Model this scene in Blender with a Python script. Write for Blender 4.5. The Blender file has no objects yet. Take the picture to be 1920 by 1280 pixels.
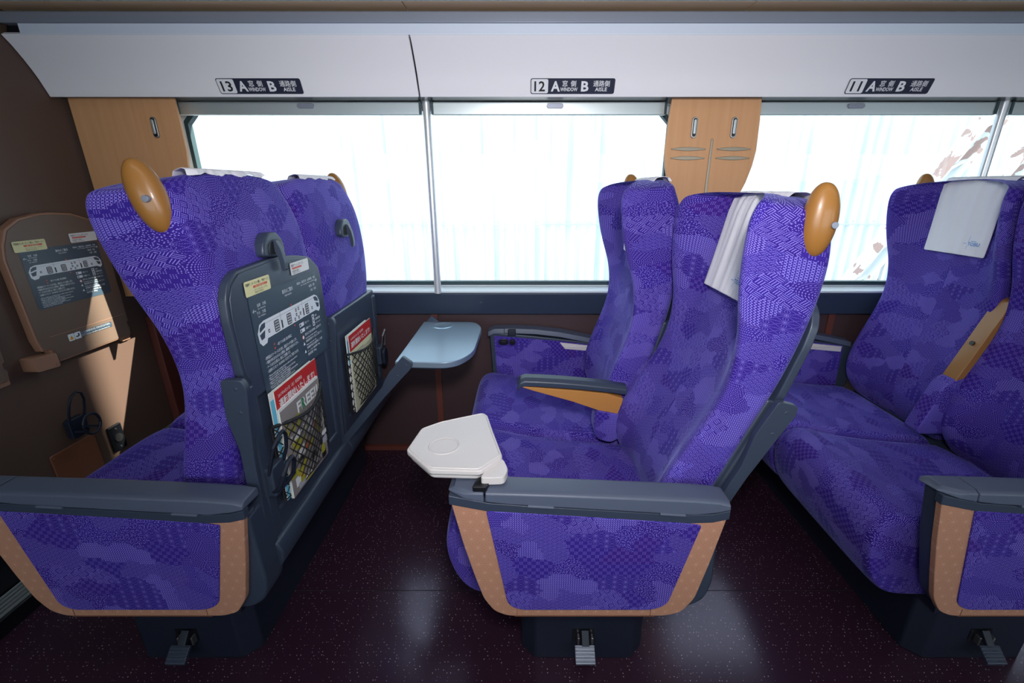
import bpy, bmesh, math, random
from mathutils import Vector, Matrix, Euler
random.seed(7)
sc = bpy.context.scene
COL = sc.collection
R = math.radians

# ------------------------------------------------------------------ camera
cam_d = bpy.data.cameras.new('camera'); cam = bpy.data.objects.new('camera', cam_d); COL.objects.link(cam)
cam_d.sensor_width = 36.0; cam_d.lens = 840.0 / 1920 * 36.0; cam_d.shift_x = -20 / 1920
cam_d.clip_start = 0.02; cam_d.clip_end = 200
cam.location = (0, 0, 1.15); cam.rotation_euler = (R(90 - 19), 0, 0)
sc.camera = cam
# ------------------------------------------------------------------ world, sun, lights, exposure
w = bpy.data.worlds.new('daylight sky'); sc.world = w; w.use_nodes = True
bg = w.node_tree.nodes['Background']; bg.inputs[0].default_value = (0.80, 0.92, 1.0, 1); bg.inputs[1].default_value = 3.7
sun_d = bpy.data.lights.new('sun', 'SUN'); sun_d.energy = 26; sun_d.angle = R(0.5); sun_d.color = (1, .9, .76)
sun = bpy.data.objects.new('sun', sun_d); COL.objects.link(sun)
SUN_DIR = Vector((-1, -.42, -.80)).normalized()
sun.rotation_euler = SUN_DIR.to_track_quat('-Z', 'Y').to_euler(); sun.location = (6, 3, 6)
def area(name, loc, rot, sx, sy, power, col):
    d = bpy.data.lights.new(name, 'AREA'); d.shape = 'RECTANGLE'; d.size = sx; d.size_y = sy; d.energy = power; d.color = col
    o = bpy.data.objects.new(name, d); COL.objects.link(o); o.location = loc; o.rotation_euler = rot
    return o
# ceiling lamp strip along the aisle, and the photographer's diffused flash above the camera
area('aisle ceiling light', (1.1, .2, 2.04), (0, 0, 0), 4.6, .22, 5, (1, .96, .93))
fd = bpy.data.lights.new('camera flash', 'SPOT'); fd.energy = 62; fd.spot_size = R(112); fd.spot_blend = 1; fd.shadow_soft_size = .07; fd.color = (1, .97, .98)
fl = bpy.data.objects.new('camera flash', fd); COL.objects.link(fl); fl.location = (.06, -.05, 1.42); fl.rotation_euler = (R(76), 0, R(-3))
sc.view_settings.view_transform = 'Standard'; sc.view_settings.look = 'None'
sc.view_settings.exposure = 0.0; sc.view_settings.gamma = 1.0; sc.view_settings.use_curve_mapping = False

# ------------------------------------------------------------------ node helpers
class N:
    """A scalar socket with arithmetic."""
    nt = None
    def __init__(s, sock): s.s = sock
    @staticmethod
    def m(op, *a):
        n = N.nt.nodes.new('ShaderNodeMath'); n.operation = op
        for i, x in enumerate(a):
            if isinstance(x, N): N.nt.links.new(x.s, n.inputs[i])
            else: n.inputs[i].default_value = x
        return N(n.outputs[0])
    def __add__(s, o): return N.m('ADD', s, o)
    __radd__ = __add__
    def __sub__(s, o): return N.m('SUBTRACT', s, o)
    def __rsub__(s, o): return N.m('SUBTRACT', o, s)
    def __mul__(s, o): return N.m('MULTIPLY', s, o)
    __rmul__ = __mul__
    def __truediv__(s, o): return N.m('DIVIDE', s, o)
    def floor(s): return N.m('FLOOR', s)
    def fmod(s, v): return N.m('FLOORED_MODULO', s, v)
    def abs(s): return N.m('ABSOLUTE', s)
    def lt(s, o): return N.m('LESS_THAN', s, o)
    def gt(s, o): return N.m('GREATER_THAN', s, o)
    def sin(s): return N.m('SINE', s)
    def sqrt(s): return N.m('SQRT', s)
def mn(a, b): return N.m('MINIMUM', a, b)
def mx(a, b): return N.m('MAXIMUM', a, b)
def sel(c, a, b): return c * a + (1 - c) * b
def cell(v, p): return v.fmod(p) - p / 2          # centred coordinate in a repeating cell
def mat(name, col, rough=.5, metal=0, spec=.5, sheen=0, coat=0, bump=None, emis=None):
    m = bpy.data.materials.new(name); m.use_nodes = True
    b = m.node_tree.nodes['Principled BSDF']
    b.inputs['Base Color'].default_value = (*col, 1); b.inputs['Roughness'].default_value = rough
    b.inputs['Metallic'].default_value = metal; b.inputs['Specular IOR Level'].default_value = spec
    if sheen: b.inputs['Sheen Weight'].default_value = sheen
    if coat: b.inputs['Coat Weight'].default_value = coat
    if bump:
        nt = m.node_tree; t = nt.nodes.new('ShaderNodeTexNoise'); t.inputs['Scale'].default_value = bump[0]; t.inputs['Detail'].default_value = 2
        c = nt.nodes.new('ShaderNodeTexCoord'); nt.links.new(c.outputs['Object'], t.inputs['Vector'])
        bu = nt.nodes.new('ShaderNodeBump'); bu.inputs['Strength'].default_value = bump[1]; bu.inputs['Distance'].default_value = .001
        nt.links.new(t.outputs[0], bu.inputs['Height']); nt.links.new(bu.outputs[0], b.inputs['Normal'])
    return m
def vor(vec, scale, dist='EUCLIDEAN', rnd=1.0, out='Distance'):
    v = N.nt.nodes.new('ShaderNodeTexVoronoi'); v.voronoi_dimensions = '2D'; v.distance = dist
    v.inputs['Scale'].default_value = scale; v.inputs['Randomness'].default_value = rnd
    N.nt.links.new(vec, v.inputs['Vector'])
    return v
def comb(x, y):
    c = N.nt.nodes.new('ShaderNodeCombineXYZ')
    for i, a in enumerate((x, y)):
        if isinstance(a, N): N.nt.links.new(a.s, c.inputs[i])
        else: c.inputs[i].default_value = a
    return c.outputs[0]
def uvmm(k=1000.0, src='UV', ax=(0, 1)):
    t = N.nt.nodes.new('ShaderNodeTexCoord'); sp = N.nt.nodes.new('ShaderNodeSeparateXYZ')
    N.nt.links.new(t.outputs[src], sp.inputs[0])
    return N(sp.outputs[ax[0]]) * k, N(sp.outputs[ax[1]]) * k, t

def fabric_material():
    m = mat('purple woven moquette', (.04, .02, .3), .85, 0, .25)
    nt = m.node_tree; N.nt = nt; b = nt.nodes['Principled BSDF']
    x, y, _ = uvmm()
    # patches with stair-stepped diamond outlines
    qx = (x / 6.0).floor() * 6.0; qy = (y / 4.0).floor() * 4.0
    v = vor(comb(qx + qy * .35, qy * 1.5), 1 / 66.0, 'MANHATTAN')
    sp = nt.nodes.new('ShaderNodeSeparateColor'); nt.links.new(v.outputs['Color'], sp.inputs[0])
    r = N(sp.outputs[0]); g = N(sp.outputs[1])
    # overlapping wave scales drawn with dotted arcs
    W = 19.0; h = W * .25
    row = (y / h).floor(); fy = y - row * h
    par = row.fmod(2.0)
    dxA = cell(x + par * (W / 2), W); dxB = cell(x + (1 - par) * (W / 2), W)
    dA = (dxA * dxA + fy * fy).sqrt(); fyB = fy + h
    dB = (dxB * dxB + fyB * fyB).sqrt()
    inB = dB.lt(W / 2); d = sel(inB, dB, dA); dd = d.fmod(3.1)
    angle = N.m('ARCTAN2', sel(inB, fyB, fy), sel(inB, dxB, dxA))
    waves = dd.lt(1.15) * ((angle * 26.0).sin().gt(-.55))
    # checker of small dash blocks
    cx = (x / 9.0).floor(); cy = (y / 9.0).floor(); chk = (cx + cy).fmod(2.0)
    check = chk * (x.fmod(3.0).lt(1.0)) * (y.fmod(3.0).lt(1.9)) * .8
    # diagonal lattice
    a = (x + y) * .7071; c = (x - y) * .7071
    lattice = mx(a.fmod(3.5).lt(.95), c.fmod(3.5).lt(.95)) * ((x * 1.3).sin().gt(-.75))
    # interlocking key fret
    u = x * .866 + y * .5; t = y * .866 - x * .5
    blk = ((u / 11.0).floor() + (t / 11.0).floor()).fmod(2.0)
    fret = sel(blk, u, t).fmod(3.2).lt(1.0) * (sel(blk, t, u).fmod(11.0).gt(1.2))
    # scattered dots, regular dots
    v2 = vor(comb(x, y), 1 / 3.6, rnd=.9); dots = N(v2.outputs['Distance']).lt(.23)
    ring = (x.fmod(64.0) - 32.0); rg = (y.fmod(52.0) - 26.0); rr = (ring * ring + rg * rg).sqrt()
    fine = (rr.fmod(3.4).lt(1.2)) * ((N.m('ARCTAN2', rg, ring) * (rr * .45).floor() * 3.0).sin().gt(-.1)) * .85
    # hemp-leaf star lines
    hx = cell(x, 24.0); hy = cell(y, 13.9); an = N.m('ARCTAN2', hy, hx); hr = (hx * hx + hy * hy).sqrt()
    star = ((an * 6.0).sin().abs() * hr).lt(2.2) * (hr.fmod(2.2).lt(1.3)) * .75
    def band(lo, hi): return r.gt(lo) * r.lt(hi)
    pat = waves * band(-.1, .2) + check * band(.2, .34) + lattice * band(.34, .52) + fret * band(.52, .68) + dots * band(.68, .8) + fine * band(.8, .9) + star * band(.9, 1.1)
    redder = band(.2, .34)
    n1 = nt.nodes.new('ShaderNodeMix'); n1.data_type = 'RGBA'; n1.inputs[6].default_value = (.028, .0075, .20, 1); n1.inputs[7].default_value = (.046, .010, .21, 1)
    nt.links.new((redder * .7).s, n1.inputs[0])
    n2 = nt.nodes.new('ShaderNodeMix'); n2.data_type = 'RGBA'; n2.inputs[7].default_value = (.030, .012, .24, 1)
    nt.links.new(g.s, n2.inputs[0]); nt.links.new(n1.outputs[2], n2.inputs[6])
    n3 = nt.nodes.new('ShaderNodeMix'); n3.data_type = 'RGBA'; n3.inputs[7].default_value = (.34, .28, .90, 1)
    nt.links.new(mn(pat * .72, .72).s, n3.inputs[0]); nt.links.new(n2.outputs[2], n3.inputs[6])
    nt.links.new(n3.outputs[2], b.inputs['Base Color'])
    b.inputs['Sheen Weight'].default_value = .26; b.inputs['Sheen Roughness'].default_value = .35; b.inputs['Sheen Tint'].default_value = (.45, .5, 1, 1)
    bu = nt.nodes.new('ShaderNodeBump'); bu.inputs['Strength'].default_value = .5; bu.inputs['Distance'].default_value = .0006
    nt.links.new(pat.s, bu.inputs['Height']); nt.links.new(bu.outputs[0], b.inputs['Normal'])
    return m
def tan_material():
    m = mat('tan star-pattern panel', (.50, .22, .13), .5, 0, .35)
    nt = m.node_tree; N.nt = nt; b = nt.nodes['Principled BSDF']
    x, y, _ = uvmm(1000, 'Object', (0, 2))
    def star(x, y):
        hx = cell(x, 26.0); hy = cell(y, 45.0); an = N.m('ARCTAN2', hy, hx); hr = (hx * hx + hy * hy).sqrt()
        return ((an * 6.0).sin().abs() * hr).lt(1.7) * hr.lt(14.5)
    s = mx(star(x, y), star(x + 13.0, y + 22.5))
    n = nt.nodes.new('ShaderNodeMix'); n.data_type = 'RGBA'; n.inputs[6].default_value = (.44, .215, .135, 1); n.inputs[7].default_value = (.58, .33, .23, 1)
    nt.links.new((s * .8).s, n.inputs[0]); nt.links.new(n.outputs[2], b.inputs['Base Color'])
    return m
def floor_material():
    m = mat('speckled dark floor', (.02, .009, .02), .3, 0, .5)
    nt = m.node_tree; N.nt = nt; b = nt.nodes['Principled BSDF']
    x, y, t = uvmm(1000, 'Object')
    v = vor(comb(x, y), 1 / 9.0); sp = nt.nodes.new('ShaderNodeSeparateColor'); nt.links.new(v.outputs['Color'], sp.inputs[0])
    speck = N(v.outputs['Distance']).lt(N(sp.outputs[0]) * .11 + .03) * N(sp.outputs[1]).gt(.66)
    n = nt.nodes.new('ShaderNodeMix'); n.data_type = 'RGBA'; n.inputs[6].default_value = (.034, .014, .027, 1); n.inputs[7].default_value = (.6, .5, .55, 1)
    nt.links.new((speck * .8).s, n.inputs[0]); nt.links.new(n.outputs[2], b.inputs['Base Color'])
    b.inputs['Specular Tint'].default_value = (.82, .72, 1, 1)
    no = nt.nodes.new('ShaderNodeTexNoise'); no.inputs['Scale'].default_value = 2.5; no.inputs['Detail'].default_value = 4
    nt.links.new(t.outputs['Object'], no.inputs['Vector'])
    nt.links.new((N(no.outputs[0]) * .14 + .12).s, b.inputs['Roughness'])
    n2 = nt.nodes.new('ShaderNodeTexNoise'); n2.inputs['Scale'].default_value = 260
    nt.links.new(t.outputs['Object'], n2.inputs['Vector'])
    bu = nt.nodes.new('ShaderNodeBump'); bu.inputs['Strength'].default_value = .03; bu.inputs['Distance'].default_value = .0004
    nt.links.new(n2.outputs[0], bu.inputs['Height']); nt.links.new(bu.outputs[0], b.inputs['Normal'])
    return m
def wood_material():
    m = mat('honey wood veneer', (.5, .24, .09), .45, 0, .4)
    nt = m.node_tree; N.nt = nt; b = nt.nodes['Principled BSDF']
    x, y, t = uvmm(1, 'Object', (0, 2))
    no = nt.nodes.new('ShaderNodeTexNoise'); no.inputs['Scale'].default_value = 1; no.inputs['Detail'].default_value = 5
    nt.links.new(comb(x * 55, y * 2.2), no.inputs['Vector'])
    n = nt.nodes.new('ShaderNodeMix'); n.data_type = 'RGBA'; n.inputs[6].default_value = (.50, .245, .105, 1); n.inputs[7].default_value = (.64, .345, .17, 1)
    nt.links.new(no.outputs[0], n.inputs[0]); nt.links.new(n.outputs[2], b.inputs['Base Color'])
    return m
def corrugated_material():
    m = mat('white corrugated sheeting', (.8, .84, .86), .7, 0, .2)
    nt = m.node_tree; N.nt = nt; b = nt.nodes['Principled BSDF']
    x, y, t = uvmm(1, 'Object', (0, 2))
    no = nt.nodes.new('ShaderNodeTexNoise'); no.inputs['Scale'].default_value = 1; no.inputs['Detail'].default_value = 6
    nt.links.new(comb(x * 9, y * .5), no.inputs['Vector'])
    n = nt.nodes.new('ShaderNodeMix'); n.data_type = 'RGBA'; n.inputs[6].default_value = (.66, .72, .75, 1); n.inputs[7].default_value = (.84, .86, .88, 1)
    nt.links.new(mn(mx((N(no.outputs[0]) - .36) * 5.0, 0.0), 1.0).s, n.inputs[0]); nt.links.new(n.outputs[2], b.inputs['Base Color'])
    return m
def peeling_material():
    m = mat('peeling white and red paint', (.8, .8, .8), .7)
    nt = m.node_tree; N.nt = nt; b = nt.nodes['Principled BSDF']
    t = nt.nodes.new('ShaderNodeTexCoord')
    no = nt.nodes.new('ShaderNodeTexNoise'); no.inputs['Scale'].default_value = 6; no.inputs['Detail'].default_value = 8
    nt.links.new(t.outputs['Object'], no.inputs['Vector'])
    n = nt.nodes.new('ShaderNodeMix'); n.data_type = 'RGBA'; n.inputs[6].default_value = (.72, .73, .74, 1); n.inputs[7].default_value = (.42, .27, .24, 1)
    nt.links.new((N(no.outputs[0]).gt(.56)).s, n.inputs[0]); nt.links.new(n.outputs[2], b.inputs['Base Color'])
    return m
def glass_material():
    m = bpy.data.materials.new('window glass'); m.use_nodes = True; nt = m.node_tree
    for x in list(nt.nodes):
        if x.type == 'BSDF_PRINCIPLED': nt.nodes.remove(x)
    o = nt.nodes['Material Output']; a = nt.nodes.new('ShaderNodeBsdfTransparent'); a.inputs[0].default_value = (.93, .97, .97, 1)
    g = nt.nodes.new('ShaderNodeBsdfGlossy'); g.inputs['Roughness'].default_value = .02
    mixn = nt.nodes.new('ShaderNodeMixShader'); f = nt.nodes.new('ShaderNodeLayerWeight'); N.nt = nt
    nt.links.new((N.m('POWER', N(f.outputs[1]), 5.0) * .6 + .03).s, mixn.inputs[0]); nt.links.new(a.outputs[0], mixn.inputs[1]); nt.links.new(g.outputs[0], mixn.inputs[2])
    nt.links.new(mixn.outputs[0], o.inputs[0])
    return m

M = dict(
    fabric=fabric_material(), tan=tan_material(), floor=floor_material(), wood=wood_material(), sheet=corrugated_material(),
    peel=peeling_material(), glass=glass_material(),
    navy=mat('slate navy plastic', (.034, .047, .076), .38, 0, .5, bump=(900, .1)),
    navy2=mat('dark navy plastic', (.010, .014, .028), .5, 0, .4),
    tray=mat('silver blue tray', (.25, .33, .42), .30, .5, .5),
    cap=mat('slate armrest cap', (.078, .096, .145), .42, 0, .5, bump=(700, .15)),
    black=mat('black plastic', (.006, .007, .010), .3), blackmat=mat('black rubber', (.008, .008, .010), .7),
    amber=mat('amber lacquered grip', (.31, .135, .028), .36, 0, .5, coat=.2), orange=mat('ochre armrest underside', (.46, .20, .045), .5),
    cloth=mat('white cotton cover', (.84, .82, .87), .9, 0, .1, bump=(1500, .4)),
    white=mat('ivory plastic', (.62, .58, .57), .4), chrome=mat('steel', (.42, .41, .40), .42, 1),
    bronze=mat('brushed bronze inlay', (.30, .25, .19), .38, .8), alu=mat('brushed aluminium', (.50, .55, .56), .35, .6), rod=mat('satin silver rod', (.72, .74, .76), .3, .5),
    brown=mat('brown wall sheet', (.105, .064, .048), .48, 0, .4, bump=(600, .2)), tablebrown=mat('brown folding table', (.145, .098, .074), .45, 0, .4),
    copper=mat('copper brown edging', (.31, .165, .105), .4), brown2=mat('chestnut plate', (.20, .075, .04), .45),
    maroon=mat('dark maroon wall vinyl', (.055, .030, .034), .5, 0, .4, bump=(350, .5)), redtrim=mat('red brown trim', (.13, .035, .025), .5),
    panel=mat('off-white rack panel', (.80, .78, .81), .5, 0, .4), rackmetal=mat('grey anodised rail', (.24, .26, .32), .4, .3),
    pale=mat('pale blue strip', (.55, .60, .70), .5), beige=mat('beige rack underside', (.62, .43, .26), .5), teal=mat('glass green rack edge', (.45, .55, .55), .3),
    sill=mat('navy sill panel', (.026, .040, .070), .4), ledge=mat('pale window ledge', (.62, .68, .72), .4), gasket=mat('dark teal gasket', (.02, .05, .06), .5),
    ceil=mat('ceiling white', (.62, .60, .60), .6), sign=mat('sign navy', (.018, .022, .045), .4), signwhite=mat('sign white', (.72, .72, .75), .5), ink=mat('sign black', (.01, .01, .012), .5),
    info=mat('sticker slate', (.040, .065, .095), .4), infowhite=mat('sticker white print', (.72, .76, .80), .5), yellow=mat('sticker yellow', (.72, .68, .36), .5), red=mat('print red', (.50, .02, .02), .5),
    pink=mat('print soft red', (.62, .10, .07), .5), warn=mat('warning amber', (.75, .42, .02), .5), green=mat('print green', (.02, .22, .09), .5), cyan=mat('print cyan', (.12, .5, .70), .5),
    paper=mat('white paper', (.74, .74, .72), .6), cream=mat('cream paper', (.66, .64, .42), .6), greycover=mat('grey magazine cover', (.26, .23, .22), .4), olive=mat('print olive', (.40, .36, .03), .5),
    photo1=mat('cover photo rust', (.40, .12, .04), .5), photo2=mat('cover photo pale', (.42, .42, .48), .5), blue=mat('print blue', (.03, .25, .62), .6), concrete=mat('track ballast', (.30, .29, .28), .9),
    lamp=mat('lamp diffuser', (.8, .8, .8), .5))

# ------------------------------------------------------------------ mesh helpers
def link(o, parent=None):
    COL.objects.link(o)
    if parent is not None: o.parent = parent
    return o
class G:
    """Collects shapes, then links them as ONE mesh object."""
    def __init__(s): s.v = []; s.f = []; s.m = []; s.uv = []
    def add(s, vs, fs, mi=0, uvs=None):
        k = len(s.v); s.v += [tuple(p) for p in vs]
        for i, f in enumerate(fs):
            s.f.append([k + j for j in f]); s.m.append(mi)
            s.uv.append(uvs[i] if uvs else None)
        return s
    def box(s, x0, x1, y0, y1, z0, z1, mi=0):
        v = [(x, y, z) for x in (x0, x1) for y in (y0, y1) for z in (z0, z1)]
        return s.add(v, [(0, 1, 3, 2), (4, 6, 7, 5), (0, 4, 5, 1), (2, 3, 7, 6), (0, 2, 6, 4), (1, 5, 7, 3)], mi)
    def prism(s, pts, ax, a, b, mi=0):
        """pts 2-D outline; ax = axis of extrusion ('x': pts=(y,z), 'y': pts=(x,z), 'z': pts=(x,y))."""
        def P(p, d): return {'x': (d, p[0], p[1]), 'y': (p[0], d, p[1]), 'z': (p[0], p[1], d)}[ax]
        n = len(pts); v = [P(p, a) for p in pts] + [P(p, b) for p in pts]
        f = [tuple(range(n)), tuple(range(2 * n - 1, n - 1, -1))] + [(i, (i + 1) % n, n + (i + 1) % n, n + i) for i in range(n)]
        return s.add(v, f, mi)
    def tube(s, path, r, n=10, mi=0, closed=False):
        path = [Vector(p) for p in path]; k = len(path); rings = []; up = Vector((0, 0, 1))
        for i, p in enumerate(path):
            a = path[(i - 1) % k] if (closed or i) else p; b = path[(i + 1) % k] if (closed or i < k - 1) else p
            t = (b - a).normalized(); u = t.cross(up)
            if u.length < .1: u = t.cross(Vector((1, 0, 0)))
            u.normalize(); w_ = t.cross(u); rr = r[i] if isinstance(r, (list, tuple)) else r
            rings.append([p + (u * math.cos(2 * math.pi * j / n) + w_ * math.sin(2 * math.pi * j / n)) * rr for j in range(n)])
        v = [q for rg in rings for q in rg]; f = []
        for i in range(k if closed else k - 1):
            for j in range(n): f.append((i * n + j, i * n + (j + 1) % n, ((i + 1) % k) * n + (j + 1) % n, ((i + 1) % k) * n + j))
        if not closed: f += [tuple(range(n - 1, -1, -1)), tuple((k - 1) * n + j for j in range(n))]
        return s.add(v, f, mi)
    def cyl(s, p0, p1, r, n=20, mi=0): return s.tube([p0, p1], r, n, mi)
    def build(s, name, mats, parent=None, bevel=0, seg=2, smooth=True, sub=0, off=(0, 0, 0)):
        me = bpy.data.meshes.new(name)
        me.from_pydata([(a - off[0], b - off[1], c - off[2]) for a, b, c in s.v], [], s.f)
        for m_ in (mats if isinstance(mats, (list, tuple)) else [mats]): me.materials.append(M[m_])
        for p, mi in zip(me.polygons, s.m): p.material_index = mi; p.use_smooth = smooth
        if any(u is not None for u in s.uv):
            ul = me.uv_layers.new(name='UVMap')
            for p, u in zip(me.polygons, s.uv):
                if u is None: continue
                for li, q in zip(p.loop_indices, u): ul.data[li].uv = q
        bm = bmesh.new(); bm.from_mesh(me); bmesh.ops.recalc_face_normals(bm, faces=bm.faces); bm.to_mesh(me); bm.free()
        o = bpy.data.objects.new(name, me); link(o, parent)
        if bevel:
            b = o.modifiers.new('bevel', 'BEVEL'); b.width = bevel; b.segments = seg; b.limit_method = 'ANGLE'; b.angle_limit = R(32); b.harden_normals = False
        if sub: u = o.modifiers.new('subsurf', 'SUBSURF'); u.levels = sub; u.render_levels = sub
        if smooth and not sub:
            n = o.modifiers.new('weighted normals', 'WEIGHTED_NORMAL') if bevel else None
            me.set_sharp_from_angle(angle=R(35))
        return o
def thing(name, label, cat, loc=(0, 0, 0), group=None):
    o = bpy.data.objects.new(name, None); link(o); o.location = loc; o.empty_display_size = .1
    return tag(o, label, cat, group)
def tag(o, label, cat, group=None):
    o['label'] = label; o['category'] = cat
    if group: o['group'] = group
    return o
def struct(o): o['kind'] = 'structure'; return o
def rrect(x0, x1, y0, y1, r, n=5):
    p = []
    for cx, cy, a in ((x1 - r, y1 - r, 0), (x0 + r, y1 - r, 90), (x0 + r, y0 + r, 180), (x1 - r, y0 + r, 270)):
        for i in range(n + 1): t = R(a + 90 * i / n); p.append((cx + r * math.cos(t), cy + r * math.sin(t)))
    return p
def circ(cx, cy, r, n=24, ry=None): return [(cx + r * math.cos(2 * math.pi * i / n), cy + (ry or r) * math.sin(2 * math.pi * i / n)) for i in range(n)]
def roundpoly(pts, r, n=4):
    out = []
    k = len(pts)
    for i in range(k):
        p = Vector(pts[i]); a = Vector(pts[i - 1]); b = Vector(pts[(i + 1) % k]); rr = r[i] if isinstance(r, (list, tuple)) else r
        if rr <= 0: out.append(tuple(p)); continue
        d1 = (a - p); d2 = (b - p); l = min(rr, d1.length * .49, d2.length * .49)
        p1 = p + d1.normalized() * l; p2 = p + d2.normalized() * l
        for j in range(n + 1):
            t = j / n; out.append(tuple((1 - t) ** 2 * p1 + 2 * t * (1 - t) * p + t * t * p2))
    return out
FONTCACHE = {}
def text_geo(body, size, bold=0.0, shear=0.0):
    key = (body, bold, shear)
    if key not in FONTCACHE:
        c = bpy.data.curves.new('lettering', 'FONT'); c.body = body; c.size = 1; c.offset = bold; c.shear = shear; c.resolution_u = 2
        o = bpy.data.objects.new('lettering', c); COL.objects.link(o)
        dg = bpy.context.evaluated_depsgraph_get(); me = bpy.data.meshes.new_from_object(o.evaluated_get(dg))
        FONTCACHE[key] = ([tuple(v.co) for v in me.vertices], [tuple(p.vertices) for p in me.polygons])
        bpy.data.objects.remove(o); bpy.data.curves.remove(c); bpy.data.meshes.remove(me)
    v, f = FONTCACHE[key]
    return [(a * size, b * size) for a, b, _ in v], f
class Print:
    """Flat print in an XY plane; layers stacked a fraction of a millimetre apart."""
    def __init__(s, mats): s.g = G(); s.mats = mats
    def poly(s, pts, mname, layer=0):
        z = layer * .0004; n = len(pts)
        s.g.add([(p[0], p[1], z) for p in pts], [tuple(range(n))], s.mats.index(mname)); return s
    def rect(s, x0, x1, y0, y1, mname, layer=0, r=0): return s.poly(rrect(x0, x1, y0, y1, r, 3) if r else [(x0, y0), (x1, y0), (x1, y1), (x0, y1)], mname, layer)
    def text(s, body, x, y, size, mname, layer=2, width=None, bold=0.0, shear=0.0, rot=0):
        v, f = text_geo(body, size, bold, shear)
        if not v: return s
        k = 1
        if width: k = width / max(1e-6, max(a for a, b in v) - min(a for a, b in v))
        a0 = min(a for a, b in v) if width else 0
        ca, sa = math.cos(rot), math.sin(rot)
        s.g.add([(x + (a - a0) * k * ca - b * sa, y + (a - a0) * k * sa + b * ca, layer * .0004) for a, b in v], f, s.mats.index(mname)); return s
    def build(s, name, parent, loc, rot):
        o = s.g.build(name, s.mats, parent, smooth=False); o.location = loc; o.rotation_euler = rot; return o

# ================================================================== THE CARRIAGE
XL, XR = -1.53, 4.1
YW = 1.80          # window wall
o = struct(G().box(XL - .1, XR, -1.0, 1.9, -.06, 0).build('floor', 'floor'))
struct(G().box(XL, XR, 1.033, 1.0345, 0, .0006).build('trim_1', 'blackmat'))
ceil_o = struct(G().box(XL - .08, XR + .06, -1.0, 1.86, 2.10, 2.14).build('ceiling', 'ceil'))
struct(G().box(XL, XR, -1.0, -.94, 0, .74).box(XL, XR, -1.0, -.94, 1.45, 2.1).box(XL, XR, -1.0, -.94, .74, .76).box(.2, .6, -1.0, -.94, .74, 1.45).box(2.2, 2.6, -1.0, -.94, .74, 1.45).build('wall_aisle_side', 'brown'))
struct(G().box(XR, XR + .06, -1.0, 1.9, 0, 2.1).build('wall_right', 'brown'))
# far wall below the window: vinyl lining, seams, trims
wf = struct(G().box(XL, XR, YW + .012, YW + .06, 0, .76).build('wall_window_side', 'maroon'))
G().box(-.382, -.356, YW + .004, YW + .013, .012, .66).build('seam_strip', 'redtrim', wf)
G().box(1.28, 1.306, YW + .004, YW + .013, .012, .66).build('seam_strip', 'redtrim', wf)
struct(G().box(XL, XR, YW - .004, YW + .016, 0, .022).build('baseboard_window_side', 'redtrim'))
sp_ = struct(G().prism([(YW - .02, .656), (YW + .03, .656), (YW + .03, .748), (YW - .035, .748), (YW - .035, .738)], 'x', XL, XR).build('trim_2', 'sill', bevel=.003))
for sx in (-.58, .01 - .18, .62, 1.2): G().cyl((sx, YW - .03, .712), (sx, YW - .015, .712), .006, 14).build('screw_cap', 'navy', sp_)
struct(G().prism([(YW - .035, .748), (YW + .06, .748), (YW + .06, .758), (YW + .0, .768), (YW - .035, .756)], 'x', XL, XR).build('trim_3', 'ledge', bevel=.002))
struct(G().box(XL, XR, YW - .02, YW + .06, 1.43, 2.1).build('wall_window_side_upper', 'ceil'))
# end wall with its fittings
wl = struct(G().prism([(-1.0, 0), (1.86, 0), (1.86, 2.1), (-1.0, 2.1)], 'x', XL - .08, XL).build('wall_left', 'brown', smooth=False))
struct(G().box(XL, XL + .03, 1.745, YW + .012, .18, .656).build('trim_4', 'redtrim', bevel=.004))
bb = struct(G().box(XL, XL + .05, -1.0, YW, .0, .175).build('baseboard_left', 'black', bevel=.004))
for k in range(4): G().box(XL + .006 + k * .013, XL + .011 + k * .013, -1.0, YW, .175, .182).build('grille_bar', 'alu', bb)
gr = struct(G().box(XL + .05, XL + .13, .3, YW - .06, 0, .05).build('trim_5', 'black', bevel=.004))
for k in range(5): G().box(XL + .056 + k * .015, XL + .061 + k * .015, .3, YW - .06, .05, .056).build('grille_bar', 'alu', gr)

# ---- windows
def window(idx, x0, x1, posts):
    gz0, gz1 = .768, 1.43
    o = struct(G().prism([(x0, .775), (x1, .775), (x1, 1.425), (x0, 1.425)], 'y', YW + .026, YW + .032).build('window_%d' % idx, 'glass', smooth=False))
    def chamf(m, c): return [(x0 + m + c, .775 + m), (x1 - m - c, .775 + m), (x1 - m, .775 + m + c), (x1 - m, 1.425 - m - c), (x1 - m - c, 1.425 - m), (x0 + m + c, 1.425 - m), (x0 + m, 1.425 - m - c), (x0 + m, .775 + m + c)]
    out = [(x0 - .05, .75), (x1 + .05, .75), (x1 + .05, .75), (x1 + .05, 1.46), (x1 + .05, 1.46), (x0 - .05, 1.46), (x0 - .05, 1.46), (x0 - .05, .75)]
    def frame(inner, outer, ya, yb, name, m_):
        g = G(); n = 8
        v = [(p[0], ya, p[1]) for p in inner] + [(p[0], ya, p[1]) for p in outer] + [(p[0], yb, p[1]) for p in inner] + [(p[0], yb, p[1]) for p in outer]
        f = []
        for i in range(n):
            j = (i + 1) % n
            f += [(i, j, n + j, n + i), (2 * n + i, 3 * n + i, 3 * n + j, 2 * n + j), (i, 2 * n + i, 2 * n + j, j), (n + i, n + j, 3 * n + j, 3 * n + i)]
        g.add(v, f); return g.build(name, m_, o, smooth=False)
    frame(chamf(.012, .045), chamf(-.002, .05), YW + .006, YW + .03, 'gasket', 'gasket')
    frame(chamf(-.003, .05), out, YW + .012, YW + .05, 'window_frame', 'ledge')
    return o
w1 = window(1, -1.235, .545, None); w2 = window(2, .765, 3.2, None)
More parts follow.
